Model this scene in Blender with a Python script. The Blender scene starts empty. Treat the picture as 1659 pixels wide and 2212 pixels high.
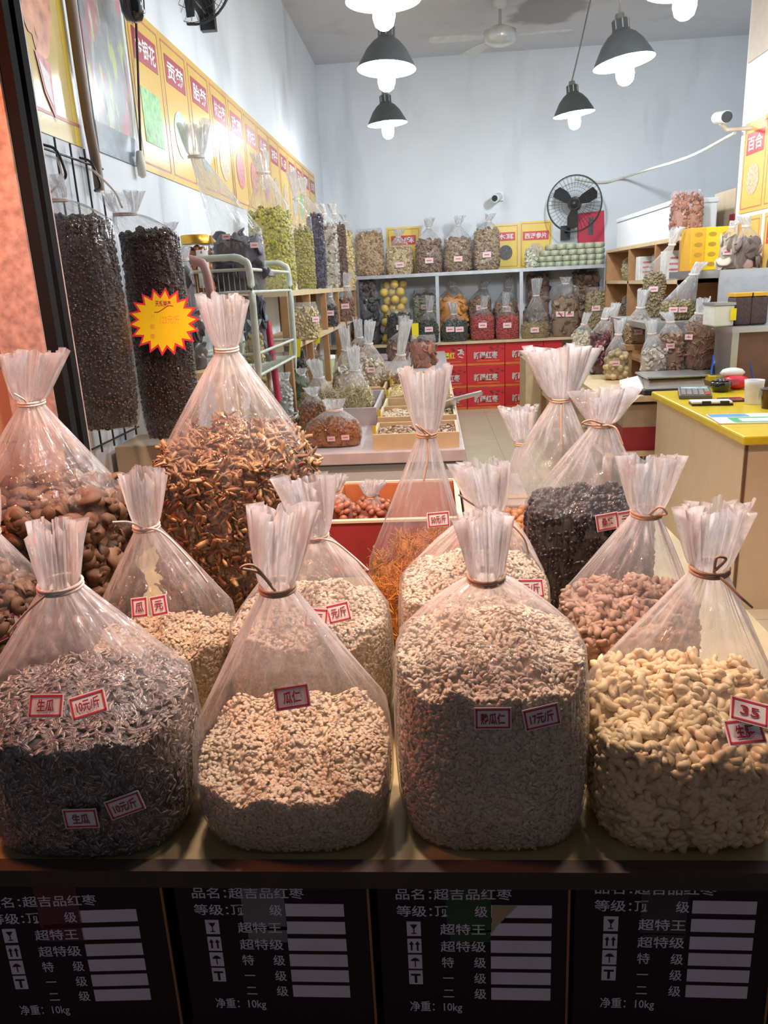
import bpy, math, random
import numpy as np
from mathutils import Vector, Matrix
random.seed(7); RNG = np.random.default_rng(11)
S = bpy.context.scene; COL = S.collection; PI = math.pi

# ---------------------------------------------------------------- camera
F, CX, CY, EYE = 1661.0, 829.5, 1106.0, 1.5
_d = np.array([101., 494., -F]); _d /= np.linalg.norm(_d)
_u = np.array([-270., 5394., 1661.]); _u -= _d * (_u @ _d); _u /= np.linalg.norm(_u)
CR = np.array([np.cross(_d, _u), _d, _u])          # camera -> world
EYEP = np.array([0., 0., EYE])
cd = bpy.data.cameras.new('camera'); cam = bpy.data.objects.new('camera', cd); COL.objects.link(cam)
cd.sensor_fit = 'VERTICAL'; cd.sensor_height = 36.0; cd.lens = F / 2212 * 36.0
cd.clip_start = 0.05; cd.clip_end = 60
cam.matrix_world = Matrix(((*CR[0], 0.), (*CR[1], 0.), (*CR[2], EYE), (0, 0, 0, 1)))
S.camera = cam
def ray(px, py): return CR @ np.array([px - CX, -(py - CY), -F])
def at(px, py, y):                                  # the point of the place seen at a pixel, at depth y
    r = ray(px, py); return EYEP + r * (y / r[1])
def atz(px, py, z):
    r = ray(px, py); return EYEP + r * ((z - EYE) / r[2])
def atx(px, py, x):
    r = ray(px, py); return EYEP + r * (x / r[0])

# ---------------------------------------------------------------- world, lights, exposure
S.view_settings.view_transform = 'Standard'; S.view_settings.look = 'None'
S.view_settings.exposure = 0.0; S.view_settings.gamma = 1.0
cy = S.cycles
cy.transparent_max_bounces = 40; cy.max_bounces = 6; cy.diffuse_bounces = 3; cy.glossy_bounces = 3
cy.transmission_bounces = 4; cy.sample_clamp_indirect = 4.0; cy.caustics_reflective = False; cy.caustics_refractive = False
W = bpy.data.worlds.new('world'); S.world = W; W.use_nodes = True
W.node_tree.nodes['Background'].inputs[0].default_value = (0.50, 0.47, 0.56, 1)
W.node_tree.nodes['Background'].inputs[1].default_value = 0.155
def lamp(name, kind, loc, energy, col, size=0.1, to=None, spot=None, sy=None):
    l = bpy.data.lights.new(name, kind); l.energy = energy; l.color = col
    if kind == 'AREA':
        l.size = size
        if sy: l.shape = 'RECTANGLE'; l.size_y = sy
    else: l.shadow_soft_size = size
    if spot: l.spot_size = spot; l.spot_blend = 0.6
    o = bpy.data.objects.new(name, l); COL.objects.link(o); o.location = loc
    if to is not None: o.rotation_euler = (Vector(to) - Vector(loc)).to_track_quat('-Z', 'Y').to_euler()
    return o
BULB = 300.0                                        # radiance of the pendant bulbs
for k, x in enumerate((-.50, .12, .62)):
    lamp('pink_lamp_over_counter', 'SPOT', (x, 1.62 + .05 * (k == 1), 2.5), (92, 92, 66)[k], (1.0, 0.72, 0.58), 0.06, to=(x, 1.60, 0), spot=2.25)
lamp('orange_lamp_outside', 'SPOT', (-1.35, 1.25, 2.35), 75, (1.0, 0.27, 0.11), 0.10, to=(-0.85, 2.0, 1.1), spot=2.3)
lamp('pendant_over_desk', 'POINT', (1.35, 3.0, 2.9), 34, (0.93, 0.97, 1.0), 0.06)
lamp('pendant_over_front', 'POINT', (0.35, 2.9, 2.85), 15, (0.93, 0.97, 1.0), 0.06)

# ---------------------------------------------------------------- materials
MATS = {}
def mat(name, col, rough=0.55, metal=0.0, var=0.12, scale=14.0, bump=0.0, emit=0.0, island=None, coat=0.0, kind='noise'):
    if name in MATS: return MATS[name]
    m = bpy.data.materials.new(name); m.use_nodes = True; MATS[name] = m
    nt = m.node_tree; b = nt.nodes['Principled BSDF']; L = nt.links
    b.inputs['Roughness'].default_value = rough; b.inputs['Metallic'].default_value = metal
    if coat: b.inputs['Coat Weight'].default_value = coat
    c = np.array(col)
    tc = nt.nodes.new('ShaderNodeTexCoord')
    if kind == 'voronoi':
        n = nt.nodes.new('ShaderNodeTexVoronoi'); fac = n.outputs['Distance']; 
    else:
        n = nt.nodes.new('ShaderNodeTexNoise'); n.inputs['Detail'].default_value = 5; fac = n.outputs['Fac']
    n.inputs['Scale'].default_value = scale; L.new(tc.outputs['Object'], n.inputs['Vector'])
    r = nt.nodes.new('ShaderNodeValToRGB'); L.new(fac, r.inputs['Fac'])
    r.color_ramp.elements[0].position = 0.28; r.color_ramp.elements[1].position = 0.72
    r.color_ramp.elements[0].color = (*np.clip(c * (1 - var), 0, 1), 1)
    r.color_ramp.elements[1].color = (*np.clip(c * (1 + var), 0, 1), 1)
    out = r.outputs['Color']
    if island is not None:                          # every seed its own tone
        g = nt.nodes.new('ShaderNodeNewGeometry'); r2 = nt.nodes.new('ShaderNodeValToRGB')
        L.new(g.outputs['Random Per Island'], r2.inputs['Fac'])
        els = r2.color_ramp.elements; k = len(island)
        while len(els) < k: els.new(0.5)
        for i, cc in enumerate(island): els[i].position = i / (k - 1); els[i].color = (*cc, 1)
        mx = nt.nodes.new('ShaderNodeMix'); mx.data_type = 'RGBA'; mx.blend_type = 'MULTIPLY'; mx.inputs['Factor'].default_value = 1
        r.color_ramp.elements[0].color = (0.86, 0.84, 0.82, 1); r.color_ramp.elements[1].color = (1, 1, 1, 1)
        L.new(r2.outputs['Color'], mx.inputs['A']); L.new(out, mx.inputs['B']); out = mx.outputs['Result']
    L.new(out, b.inputs['Base Color'])
    if emit:
        b.inputs['Emission Color'].default_value = (*col, 1); b.inputs['Emission Strength'].default_value = emit
    if bump:
        bp = nt.nodes.new('ShaderNodeBump'); bp.inputs['Strength'].default_value = bump; bp.inputs['Distance'].default_value = 0.01
        L.new(fac, bp.inputs['Height']); L.new(bp.outputs['Normal'], b.inputs['Normal'])
    return m

def film_mat(name, tint=(0.96, 0.94, 0.96), base=0.022, k=1.0, gloss=0.11):
    """clear plastic film: see-through, glossy, milky where it is creased or gathered"""
    m = bpy.data.materials.new(name); m.use_nodes = True; nt = m.node_tree; nt.nodes.clear(); L = nt.links
    N = lambda t: nt.nodes.new(t)
    def mth(op, a, b=None, clamp=False):
        n = N('ShaderNodeMath'); n.operation = op; n.use_clamp = clamp
        for i, v in ((0, a), (1, b)):
            if v is None: continue
            if isinstance(v, (int, float)): n.inputs[i].default_value = v
            else: L.new(v, n.inputs[i])
        return n.outputs[0]
    out = N('ShaderNodeOutputMaterial')
    sv = N('ShaderNodeAttribute'); sv.attribute_name = 'crease'
    hz = N('ShaderNodeAttribute'); hz.attribute_name = 'haze'
    n1 = N('ShaderNodeTexNoise'); n1.inputs['Scale'].default_value = 3.6; n1.inputs['Detail'].default_value = 4
    L.new(sv.outputs['Vector'], n1.inputs['Vector'])
    st = N('ShaderNodeMapRange'); L.new(n1.outputs['Fac'], st.inputs['Value'])
    st.inputs['From Min'].default_value = 0.50; st.inputs['From Max'].default_value = 0.74
    bp = N('ShaderNodeBump'); bp.inputs['Strength'].default_value = 1.0; bp.inputs['Distance'].default_value = 0.03
    n2 = N('ShaderNodeTexNoise'); n2.inputs['Scale'].default_value = 2.2; n2.inputs['Detail'].default_value = 3
    L.new(sv.outputs['Vector'], n2.inputs['Vector'])
    n3 = N('ShaderNodeTexNoise'); n3.inputs['Scale'].default_value = 13.0; n3.inputs['Detail'].default_value = 2; L.new(sv.outputs['Vector'], n3.inputs['Vector'])
    L.new(mth('ADD', mth('ADD', n1.outputs['Fac'], n2.outputs['Fac']), mth('MULTIPLY', n3.outputs['Fac'], .22)), bp.inputs['Height'])
    lw = N('ShaderNodeLayerWeight'); lw.inputs['Blend'].default_value = 0.5
    f3 = mth('POWER', lw.outputs['Facing'], 3.0)
    h = hz.outputs['Fac']
    op = mth('ADD', base, mth('MULTIPLY', h, mth('ADD', 0.55, mth('MULTIPLY', st.outputs['Result'], 1.7))))
    op = mth('ADD', op, mth('MULTIPLY', f3, 0.30))
    op = mth('MINIMUM', mth('MULTIPLY', op, k), 0.94)
    tr = N('ShaderNodeBsdfTransparent'); tr.inputs['Color'].default_value = (0.985, 0.985, 0.985, 1)
    df = N('ShaderNodeBsdfDiffuse'); df.inputs['Color'].default_value = (*tint, 1)
    tl = N('ShaderNodeBsdfTranslucent'); tl.inputs['Color'].default_value = (*tint, 1)
    hm = N('ShaderNodeMixShader'); hm.inputs[0].default_value = 0.62; L.new(df.outputs[0], hm.inputs[1]); L.new(tl.outputs[0], hm.inputs[2])
    m1 = N('ShaderNodeMixShader'); L.new(op, m1.inputs[0]); L.new(tr.outputs[0], m1.inputs[1]); L.new(hm.outputs[0], m1.inputs[2])
    gl = N('ShaderNodeBsdfGlossy'); gl.inputs['Roughness'].default_value = 0.08; L.new(bp.outputs['Normal'], gl.inputs['Normal'])
    gf = mth('ADD', gloss, mth('MULTIPLY', mth('POWER', lw.outputs['Facing'], 4.0), 0.4))
    m2 = N('ShaderNodeMixShader'); L.new(gf, m2.inputs[0]); L.new(m1.outputs[0], m2.inputs[1]); L.new(gl.outputs[0], m2.inputs[2])
    L.new(m2.outputs[0], out.inputs[0]); MATS[name] = m
    return m
FILM = film_mat('clear_film')
FILM_FAR = film_mat('clear_film_far', tint=(0.92, 0.93, 0.95), base=0.02, gloss=.11)
FILM_TIGHT = film_mat('tight_film', base=0.008, k=.45, gloss=.10)

def glass_mat(name, tint, fac=0.25):
    m = bpy.data.materials.new(name); m.use_nodes = True; nt = m.node_tree; nt.nodes.clear(); L = nt.links
    out = nt.nodes.new('ShaderNodeOutputMaterial'); t = nt.nodes.new('ShaderNodeBsdfTransparent'); t.inputs[0].default_value = (*tint, 1)
    g = nt.nodes.new('ShaderNodeBsdfGlossy'); g.inputs['Roughness'].default_value = 0.06
    lw = nt.nodes.new('ShaderNodeLayerWeight'); lw.inputs[0].default_value = fac
    mx = nt.nodes.new('ShaderNodeMixShader'); L.new(lw.outputs['Facing'], mx.inputs[0]); L.new(t.outputs[0], mx.inputs[1]); L.new(g.outputs[0], mx.inputs[2])
    L.new(mx.outputs[0], out.inputs[0]); MATS[name] = m
    return m

# ---------------------------------------------------------------- mesh builder
LOC = {}
_TXT = {}
def text_geo(s, bold=0.0):
    key = (s, bold)
    if key not in _TXT:
        c = bpy.data.curves.new('t', 'FONT'); c.body = s; c.align_x = 'CENTER'; c.align_y = 'CENTER'; c.resolution_u = 2; c.offset = bold
        o = bpy.data.objects.new('t', c); COL.objects.link(o)
        dg = bpy.context.evaluated_depsgraph_get(); me = bpy.data.meshes.new_from_object(o.evaluated_get(dg))
        V = np.array([v.co[:] for v in me.vertices]) if len(me.vertices) else np.zeros((0, 3))
        Fs = [list(p.vertices) for p in me.polygons]
        bpy.data.objects.remove(o); bpy.data.curves.remove(c); bpy.data.meshes.remove(me)
        if len(V):                                  # centre the glyphs
            V[:, :2] -= (V[:, :2].max(0) + V[:, :2].min(0)) / 2
        _TXT[key] = (V, Fs)
    return _TXT[key]

class MB:
    def __init__(s): s.V = []; s.F = []; s.n = 0; s.T = None; s.attr = {}
    def add(s, V, F, mi=0, sm=False):
        V = np.asarray(V, float)
        if s.T is not None: V = V @ s.T[:3, :3].T + s.T[:3, 3]
        s.V.append(V)
        if isinstance(F, np.ndarray): s.F.append((F + s.n, mi, sm))
        else:
            by = {}
            for f in F: by.setdefault(len(f), []).append(f)
            for k, fs in by.items(): s.F.append((np.array(fs) + s.n, mi, sm))
        s.n += len(V); return s
    def box(s, a, b, mi=0):
        x0, y0, z0 = a; x1, y1, z1 = b
        V = [(x0,y0,z0),(x1,y0,z0),(x1,y1,z0),(x0,y1,z0),(x0,y0,z1),(x1,y0,z1),(x1,y1,z1),(x0,y1,z1)]
        return s.add(V, np.array([(0,3,2,1),(4,5,6,7),(0,1,5,4),(1,2,6,5),(2,3,7,6),(3,0,4,7)]), mi)
    def cbox(s, c, size, mi=0):
        c = np.array(c); h = np.array(size) / 2; return s.box(c - h, c + h, mi)
    def grid(s, P, mi=0, sm=True, closed=True):
        """P: rings x segments x 3"""
        R, N = P.shape[:2]
        i = np.arange(R - 1)[:, None] * N; j = np.arange(N if closed else N - 1)[None, :]; j2 = (j + 1) % N
        Fq = np.stack([i + j, i + j2, i + N + j2, i + N + j], -1).reshape(-1, 4)
        return s.add(P.reshape(-1, 3), Fq, mi, sm)
    def lathe(s, prof, c=(0, 0, 0), seg=20, mi=0, sm=True, caps=True):
        prof = np.array(prof, float); th = np.linspace(0, 2 * PI, seg, endpoint=False)
        P = np.stack([c[0] + prof[:, :1] * np.cos(th), c[1] + prof[:, :1] * np.sin(th), c[2] + prof[:, 1:2] + 0 * th], -1)
        s.grid(P, mi, sm)
        if caps:
            for k, ring in ((0, P[0]), (-1, P[-1])):
                if prof[k, 0] > 1e-4: s.add(ring, [list(range(seg))[::(-1 if k == 0 else 1)]], mi, False)
        return s
    def tube(s, pts, r, seg=8, mi=0, closed=False):
        pts = np.array(pts, float); n = len(pts); r = np.broadcast_to(np.array(r, float), (n,))
        t = np.gradient(pts, axis=0) if not closed else np.roll(pts, -1, 0) - np.roll(pts, 1, 0)
        t /= np.linalg.norm(t, axis=1)[:, None] + 1e-9
        up = np.array([0, 0, 1.]) if abs(t[:, 2]).mean() < 0.8 else np.array([0, 1., 0])
        a = np.cross(t, up); a /= np.linalg.norm(a, axis=1)[:, None] + 1e-9; b = np.cross(t, a)
        th = np.linspace(0, 2 * PI, seg, endpoint=False)
        P = pts[:, None] + r[:, None, None] * (a[:, None] * np.cos(th)[None, :, None] + b[:, None] * np.sin(th)[None, :, None])
        if closed: P = np.concatenate([P, P[:1]])
        s.grid(P, mi, True)
        if not closed:
            s.add(P[0], [list(range(seg))], mi); s.add(P[-1], [list(range(seg))[::-1]], mi)
        return s
    def quad(s, a, b, c, d, mi=0): return s.add([a, b, c, d], np.array([(0, 1, 2, 3)]), mi)
    def plate(s, o, ux, uy, t=0.0015, mi=0):
        """flat card with centre o, half-extents ux, uy and thickness t"""
        o, ux, uy = map(lambda q: np.array(q, float), (o, ux, uy)); n = np.cross(ux, uy); n *= t / np.linalg.norm(n)
        V = [o - ux - uy, o + ux - uy, o + ux + uy, o - ux + uy]; V = V + [v - n for v in V]
        return s.add(V, np.array([(0,1,2,3),(7,6,5,4),(0,4,5,1),(1,5,6,2),(2,6,7,3),(3,7,4,0)]), mi)
    def text(s, body, o, ux, uy, size, mi=0, lift=0.0008, bold=0.0, fit=None):
        """lettering centred on o; ux/uy unit right/up; size = height of a character"""
        V, Fs = text_geo(body, bold)
        if not len(V): return s
        ux = np.array(ux, float); uy = np.array(uy, float); ux /= np.linalg.norm(ux); uy /= np.linalg.norm(uy)
        n = np.cross(ux, uy); k = size / 0.93; kx = k
        if fit: kx = fit / max(1e-6, np.ptp(V[:, 0]))
        return s.add(np.array(o) + V[:, :1] * kx * ux + V[:, 1:2] * k * uy + n * lift, Fs, mi)
    def build(s, name, mats, parent=None, origin=None, bevel=0.0):
        V = np.concatenate(s.V) if s.V else np.zeros((0, 3))
        if parent is not None: off = LOC[parent.name]
        elif origin is not None: off = np.array(origin, float)
        else:
            lo, hi = V.min(0), V.max(0); off = np.array([(lo[0] + hi[0]) / 2, (lo[1] + hi[1]) / 2, lo[2]])
        me = bpy.data.meshes.new(name)
        me.vertices.add(len(V)); me.vertices.foreach_set('co', (V - off).astype(np.float32).ravel())
        nl = sum(f.size for f, _, _ in s.F); npol = sum(len(f) for f, _, _ in s.F)
        lv = np.concatenate([f.ravel() for f, _, _ in s.F]).astype(np.int32)
        ls = np.concatenate([np.full(len(f), f.shape[1]) for f, _, _ in s.F])
        start = np.concatenate([[0], np.cumsum(ls)[:-1]]).astype(np.int32)
        me.loops.add(nl); me.loops.foreach_set('vertex_index', lv)
        me.polygons.add(npol); me.polygons.foreach_set('loop_start', start)
        me.polygons.foreach_set('material_index', np.concatenate([np.full(len(f), m) for f, m, _ in s.F]).astype(np.int32))
        me.polygons.foreach_set('use_smooth', np.concatenate([np.full(len(f), q) for f, _, q in s.F]))
        me.update(calc_edges=True)
        for an, (ty, data) in s.attr.items():
            a = me.attributes.new(an, ty, 'POINT')
            a.data.foreach_set('vector' if ty == 'FLOAT_VECTOR' else 'value', np.asarray(data, np.float32).ravel())
        for m in (mats if isinstance(mats, (list, tuple)) else [mats]): me.materials.append(m)
        o = bpy.data.objects.new(name, me); COL.objects.link(o)
        if parent is not None: o.parent = parent; LOC[o.name] = off
        else: o.location = off; LOC[o.name] = off
        if bevel:
            md = o.modifiers.new('bevel', 'BEVEL'); md.width = bevel; md.segments = 2; md.limit_method = 'ANGLE'; md.angle_limit = 0.6
        return o
def thing(name, label, cat, loc, group=None):
    o = bpy.data.objects.new(name, None); COL.objects.link(o); o.location = tuple(map(float, loc)); o.empty_display_size = 0.05
    LOC[o.name] = np.array(loc, float); return tag(o, label, cat, group)
def tag(o, label=None, cat=None, group=None, kind=None):
    if label: o['label'] = label
    if cat: o['category'] = cat
    if group: o['group'] = group
    if kind: o['kind'] = kind
    return o
def struct(name, mb, m, label=None):
    return tag(mb.build(name, m), label, None, None, 'structure')
def rot(ax, ang):
    return np.array(Matrix.Rotation(ang, 4, ax))
def frame(o, rz=0.0, rx=0.0, ry=0.0):
    T = rot('Z', rz) @ rot('X', rx) @ rot('Y', ry); T[:3, 3] = o; return T

# ---------------------------------------------------------------- seeds and other loose pieces
def ellipsoid(L, Wd, T, rings=3, seg=6, point=0.0):
    t = np.linspace(-1, 1, rings + 2); V = [(-L / 2, 0, 0)]
    for q in t[1:-1]:
        r = math.sqrt(max(0, 1 - q * q)) * (1 - point * max(0, q))
        for k in range(seg):
            a = 2 * PI * k / seg; V.append((q * L / 2, r * Wd / 2 * math.cos(a), r * T / 2 * math.sin(a)))
    V.append((L / 2, 0, 0)); Fs = []
    for k in range(seg): Fs.append((0, 1 + (k + 1) % seg, 1 + k))
    for i in range(rings - 1):
        for k in range(seg):
            a, b = 1 + i * seg + k, 1 + i * seg + (k + 1) % seg; Fs += [(a, b, b + seg), (a, b + seg, a + seg)]
    e = len(V) - 1; q = 1 + (rings - 1) * seg
    for k in range(seg): Fs.append((e, q + k, q + (k + 1) % seg))
    return np.array(V), np.array(Fs)
def bent(L, r0, r1, arc, rings=7, seg=6, flat=1.0, twist=0.0):
    """curved tapering piece (cashew, dried strip)"""
    t = np.linspace(0, 1, rings); R = L / max(0.2, arc); V = []
    for q in t:
        a = (q - 0.5) * arc; c = np.array([R * math.sin(a), R * (math.cos(a) - 1), 0.0])
        rad = r0 + (r1 - r0) * q; rad *= (0.25 + 0.75 * math.sin(PI * min(max(q, 0.04), 0.96)) ** 0.4)
        nx = np.array([math.sin(a), math.cos(a), 0])
        for k in range(seg):
            b = 2 * PI * k / seg + twist * q; V.append(c + rad * (math.cos(b) * nx + flat * math.sin(b) * np.array([0, 0, 1.])))
    Fs = []
    for i in range(rings - 1):
        for k in range(seg):
            a, b = i * seg + k, i * seg + (k + 1) % seg; Fs += [(a, a + seg, b + seg), (a, b + seg, b)]
    n = len(V); V.append(np.mean(V[:seg], 0)); V.append(np.mean(V[n - seg:n], 0))
    for k in range(seg): Fs += [(n, k, (k + 1) % seg), (n + 1, n - seg + (k + 1) % seg, n - seg + k)]
    return np.array(V), np.array(Fs)
def cap_piece(D):
    """dried mushroom: curled cap, gills under it and a stub of stem"""
    prof = [(0.0, .34), (.22, .32), (.38, .22), (.49, .04), (.46, -.06), (.34, -.02), (.13, .04), (.12, -.2), (0, -.22)]
    seg = 9; th = np.linspace(0, 2 * PI, seg, endpoint=False); P = np.array([[(r * math.cos(a) * D * (1 + .1 * math.sin(3 * a)), r * math.sin(a) * D, z * D * (1 + .25 * math.cos(2 * a))) for a in th] for r, z in prof])
    R = len(prof); i = np.arange(R - 1)[:, None] * seg; j = np.arange(seg)[None, :]; j2 = (j + 1) % seg
    Fq = np.stack([i + j, i + seg + j, i + seg + j2, i + j2], -1).reshape(-1, 4)
    Fs = np.concatenate([Fq[:, [0, 1, 2]], Fq[:, [0, 2, 3]]])
    return P.reshape(-1, 3), Fs
def berry(L):
    V, Fs = ellipsoid(L, L * .75, L * .72, 4, 7); V = V * (1 + 0.12 * np.sin(V[:, :1] * 2200 + V[:, 1:2] * 1900)); return V, Fs
def place(tmpl, pos, nrm, spin, scl, tilt=0.0):
    """copies of a template laid at pos with its flat side to nrm -> one vertex/face array"""
    V, Fs = tmpl; n = len(pos)
    nz = nrm + RNG.normal(0, tilt, nrm.shape) if tilt else nrm.copy(); nz /= np.linalg.norm(nz, axis=1)[:, None]
    ref = np.where(np.abs(nz[:, 2:3]) < 0.9, np.array([[0, 0, 1.]]), np.array([[0, 1., 0]]))
    a = np.cross(ref, nz); a /= np.linalg.norm(a, axis=1)[:, None]; b = np.cross(nz, a)
    c, s_ = np.cos(spin)[:, None], np.sin(spin)[:, None]; x = a * c + b * s_; y = np.cross(nz, x)
    M = np.stack([x, y, nz], -1) * scl[:, None, None]
    P = np.einsum('nij,vj->nvi', M, V) + pos[:, None]
    FF = Fs[None] + (np.arange(n) * len(V))[:, None, None]
    return P.reshape(-1, 3), FF.reshape(-1, Fs.shape[1]), M

C = lambda *a: [tuple(x) for x in a]
mat('seed_cream', (.8, .68, .5), .5, island=C((.62, .47, .30), (.80, .67, .48), (.86, .75, .57), (.74, .58, .38)))
mat('seed_white', (.85, .78, .65), .5, island=C((.70, .58, .42), (.84, .76, .62), (.90, .83, .70), (.78, .67, .50)))
mat('seed_beige', (.7, .56, .4), .5, island=C((.62, .50, .36), (.78, .67, .52), (.85, .75, .60), (.70, .57, .42)))
mat('cashew_skinless', (.85, .66, .38), .42, island=C((.82, .62, .33), (.88, .70, .42), (.84, .66, .37), (.80, .57, .29)))
mat('cashew_skin', (.5, .3, .2), .55, island=C((.34, .16, .11), (.52, .33, .24), (.60, .41, .30), (.42, .22, .15)))
mat('dried_strip', (.45, .25, .12), .6, island=C((.14, .07, .035), (.26, .13, .065), (.58, .40, .21), (.20, .095, .045)))
mat('mushroom_brown', (.3, .16, .09), .65, island=C((.06, .030, .018), (.13, .065, .036), (.27, .16, .095), (.09, .045, .025), (.18, .095, .055)))
mat('orange_strand', (.75, .26, .03), .55, island=C((.58, .16, .02), (.80, .32, .04), (.85, .42, .07), (.48, .12, .015)))
mat('mulberry_black', (.012, .010, .016), .35, island=C((.006, .005, .010), (.016, .013, .022), (.028, .022, .034)))
mat('orange_nut', (.6, .25, .1), .45, island=C((.50, .18, .06), (.68, .33, .13), (.58, .24, .09)))
def sun_mat():
    m = mat('sunflower_shell', (.1, .1, .1), .5); nt = m.node_tree; L = nt.links; b = nt.nodes['Principled BSDF']
    a = nt.nodes.new('ShaderNodeAttribute'); a.attribute_name = 'across'
    g = nt.nodes.new('ShaderNodeNewGeometry'); r = nt.nodes.new('ShaderNodeValToRGB'); L.new(a.outputs['Fac'], r.inputs['Fac'])
    e = r.color_ramp.elements; e[0].position = 0.0; e[0].color = (.74, .60, .53, 1); e[1].position = .36; e[1].color = (.025, .022, .025, 1)
    for p, c in ((.24, (.56, .50, .46, 1)), (.44, (.03, .027, .03, 1)), (.51, (.50, .44, .40, 1)), (.58, (.03, .027, .03, 1)), (.70, (.025, .022, .025, 1)), (.80, (.68, .55, .48, 1))):
        q = e.new(p); q.color = c
    mx = nt.nodes.new('ShaderNodeMix'); mx.data_type = 'RGBA'; L.new(r.outputs['Color'], mx.inputs['A']); mx.inputs['B'].default_value = (.03, .027, .03, 1)
    mr = nt.nodes.new('ShaderNodeMapRange'); L.new(g.outputs['Random Per Island'], mr.inputs['Value']); mr.inputs['To Max'].default_value = .3
    L.new(mr.outputs['Result'], mx.inputs['Factor']); L.new(mx.outputs['Result'], b.inputs['Base Color'])
sun_mat()
# kind: template, material, covering length x width, coverage, tilt, size spread
KINDS = {
 'pumpkin':   (ellipsoid(.0125, .0078, .0036, 3, 5, .35), 'seed_white', .0125 * .0078, 2.6, .22, .12),
 'melon':     (ellipsoid(.0125, .0080, .0034, 3, 5, .35), 'seed_cream', .0125 * .0080, 2.6, .22, .12),
 'kernel':    (ellipsoid(.0145, .0072, .0045, 3, 5, .45), 'seed_beige', .0145 * .0072, 2.6, .24, .14),
 'sunflower': (ellipsoid(.0225, .0084, .0044, 3, 6, .35), 'sunflower_shell', .0225 * .0084, 3.2, .25, .12),
 'cashew':    (bent(.028, .0064, .0078, 2.6, 8, 7, .85), 'cashew_skinless', .022 * .016, 2.1, .30, .12),
 'redcashew': (bent(.025, .0062, .0074, 2.4, 7, 7, .9), 'cashew_skin', .020 * .015, 1.9, .30, .12),
 'strip':     (bent(.050, .0062, .0036, 1.0, 7, 5, .5, 1.5), 'dried_strip', .050 * .010, 4.2, .45, .35),
 'mushroom':  (cap_piece(.046), 'mushroom_brown', .040 * .040, 2.6, .7, .25),
 'strand':    (bent(.060, .0012, .0010, 1.6, 7, 4, 1), 'orange_strand', .06 * .0035, 2.6, .6, .3),
 'mulberry':  (berry(.017), 'mulberry_black', .017 * .012, 1.4, .5, .15),
 'nut':       (ellipsoid(.026, .020, .018, 4, 7), 'orange_nut', .026 * .02, 1.2, .4, .15),
}
# ---------------------------------------------------------------- plastic bags
mat('twine', (.62, .42, .30), .8, scale=60); mat('white_twine', (.80, .70, .64), .8, scale=60)
mat('card_white', (.86, .84, .84), .55, var=.03); mat('card_red', (.62, .05, .08), .5, var=.05); mat('ink_red', (.36, .03, .05), .5, var=.05)
mat('tag_pink', (.84, .62, .62), .5, var=.06)
class Shape:
    def __init__(s, x, y, z0, a, b, zs, neck, rn, p=1.0, n0=3.2, taper=0.0, bulge=.04):
        s.x, s.y, s.z0, s.a, s.b, s.zs, s.neck, s.rn, s.p, s.n0, s.taper, s.bulge = x, y, z0, a, b, zs, np.array(neck, float), rn, p, n0, taper, bulge
    def sec(s, z):
        """centre x, y, half widths and squareness of the bag at height z (arrays)"""
        z = np.asarray(z, float); h = max(1e-3, s.zs - s.z0)
        q = np.clip((z - s.z0) / h, 0, 1); k = .86 + .14 * np.sqrt(np.clip((z - s.z0) / .06, 0, 1))
        body = k * (1 + s.bulge * np.sin(PI * q)) * (1 - s.taper * q)
        t = np.clip((z - s.zs) / max(1e-3, s.neck[2] - s.zs), 0, 1); w = (1 - t) ** s.p
        a = np.where(t > 0, s.rn + (s.a * (1 - s.taper) - s.rn) * w, s.a * body); b = np.where(t > 0, s.rn + (s.b * (1 - s.taper) - s.rn) * w, s.b * body)
        return s.x + (s.neck[0] - s.x) * t, s.y + (s.neck[1] - s.y) * t, a, b, 2 + (s.n0 - 2) * (1 - t) ** .7
    def ring(s, z, th, k=1.0):
        cx, cy_, a, b, n = s.sec(z); c, si = np.cos(th), np.sin(th)
        return np.stack([cx + k * a * np.sign(c) * np.abs(c) ** (2 / n), cy_ + k * b * np.sign(si) * np.abs(si) ** (2 / n), z + 0 * th], -1)
    def inside(s, p):
        cx, cy_, a, b, n = s.sec(p[2])
        return s.z0 < p[2] < s.neck[2] and abs((p[0] - cx) / a) ** n + abs((p[1] - cy_) / b) ** n < 1
    def hit(s, px, py):
        """front point of the bag met by the line of sight through a pixel, with its normal"""
        r = ray(px, py); r = r / r[1]
        for y in np.arange(s.y - s.b * 1.6, s.y + s.b, .003):
            if s.inside(EYEP + r * y): break
        p = EYEP + r * y; e = .01
        def f(q):
            cx, cy_, a, b, n = s.sec(q[2]); return float(abs((q[0] - cx) / a) ** n + abs((q[1] - cy_) / b) ** n)
        g = np.array([f(p + d) - f(p - d) for d in np.eye(3) * e]); nn = np.linalg.norm(g)
        return p, (g / nn if nn > 1e-6 else np.array([0, -1., 0]))

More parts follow.
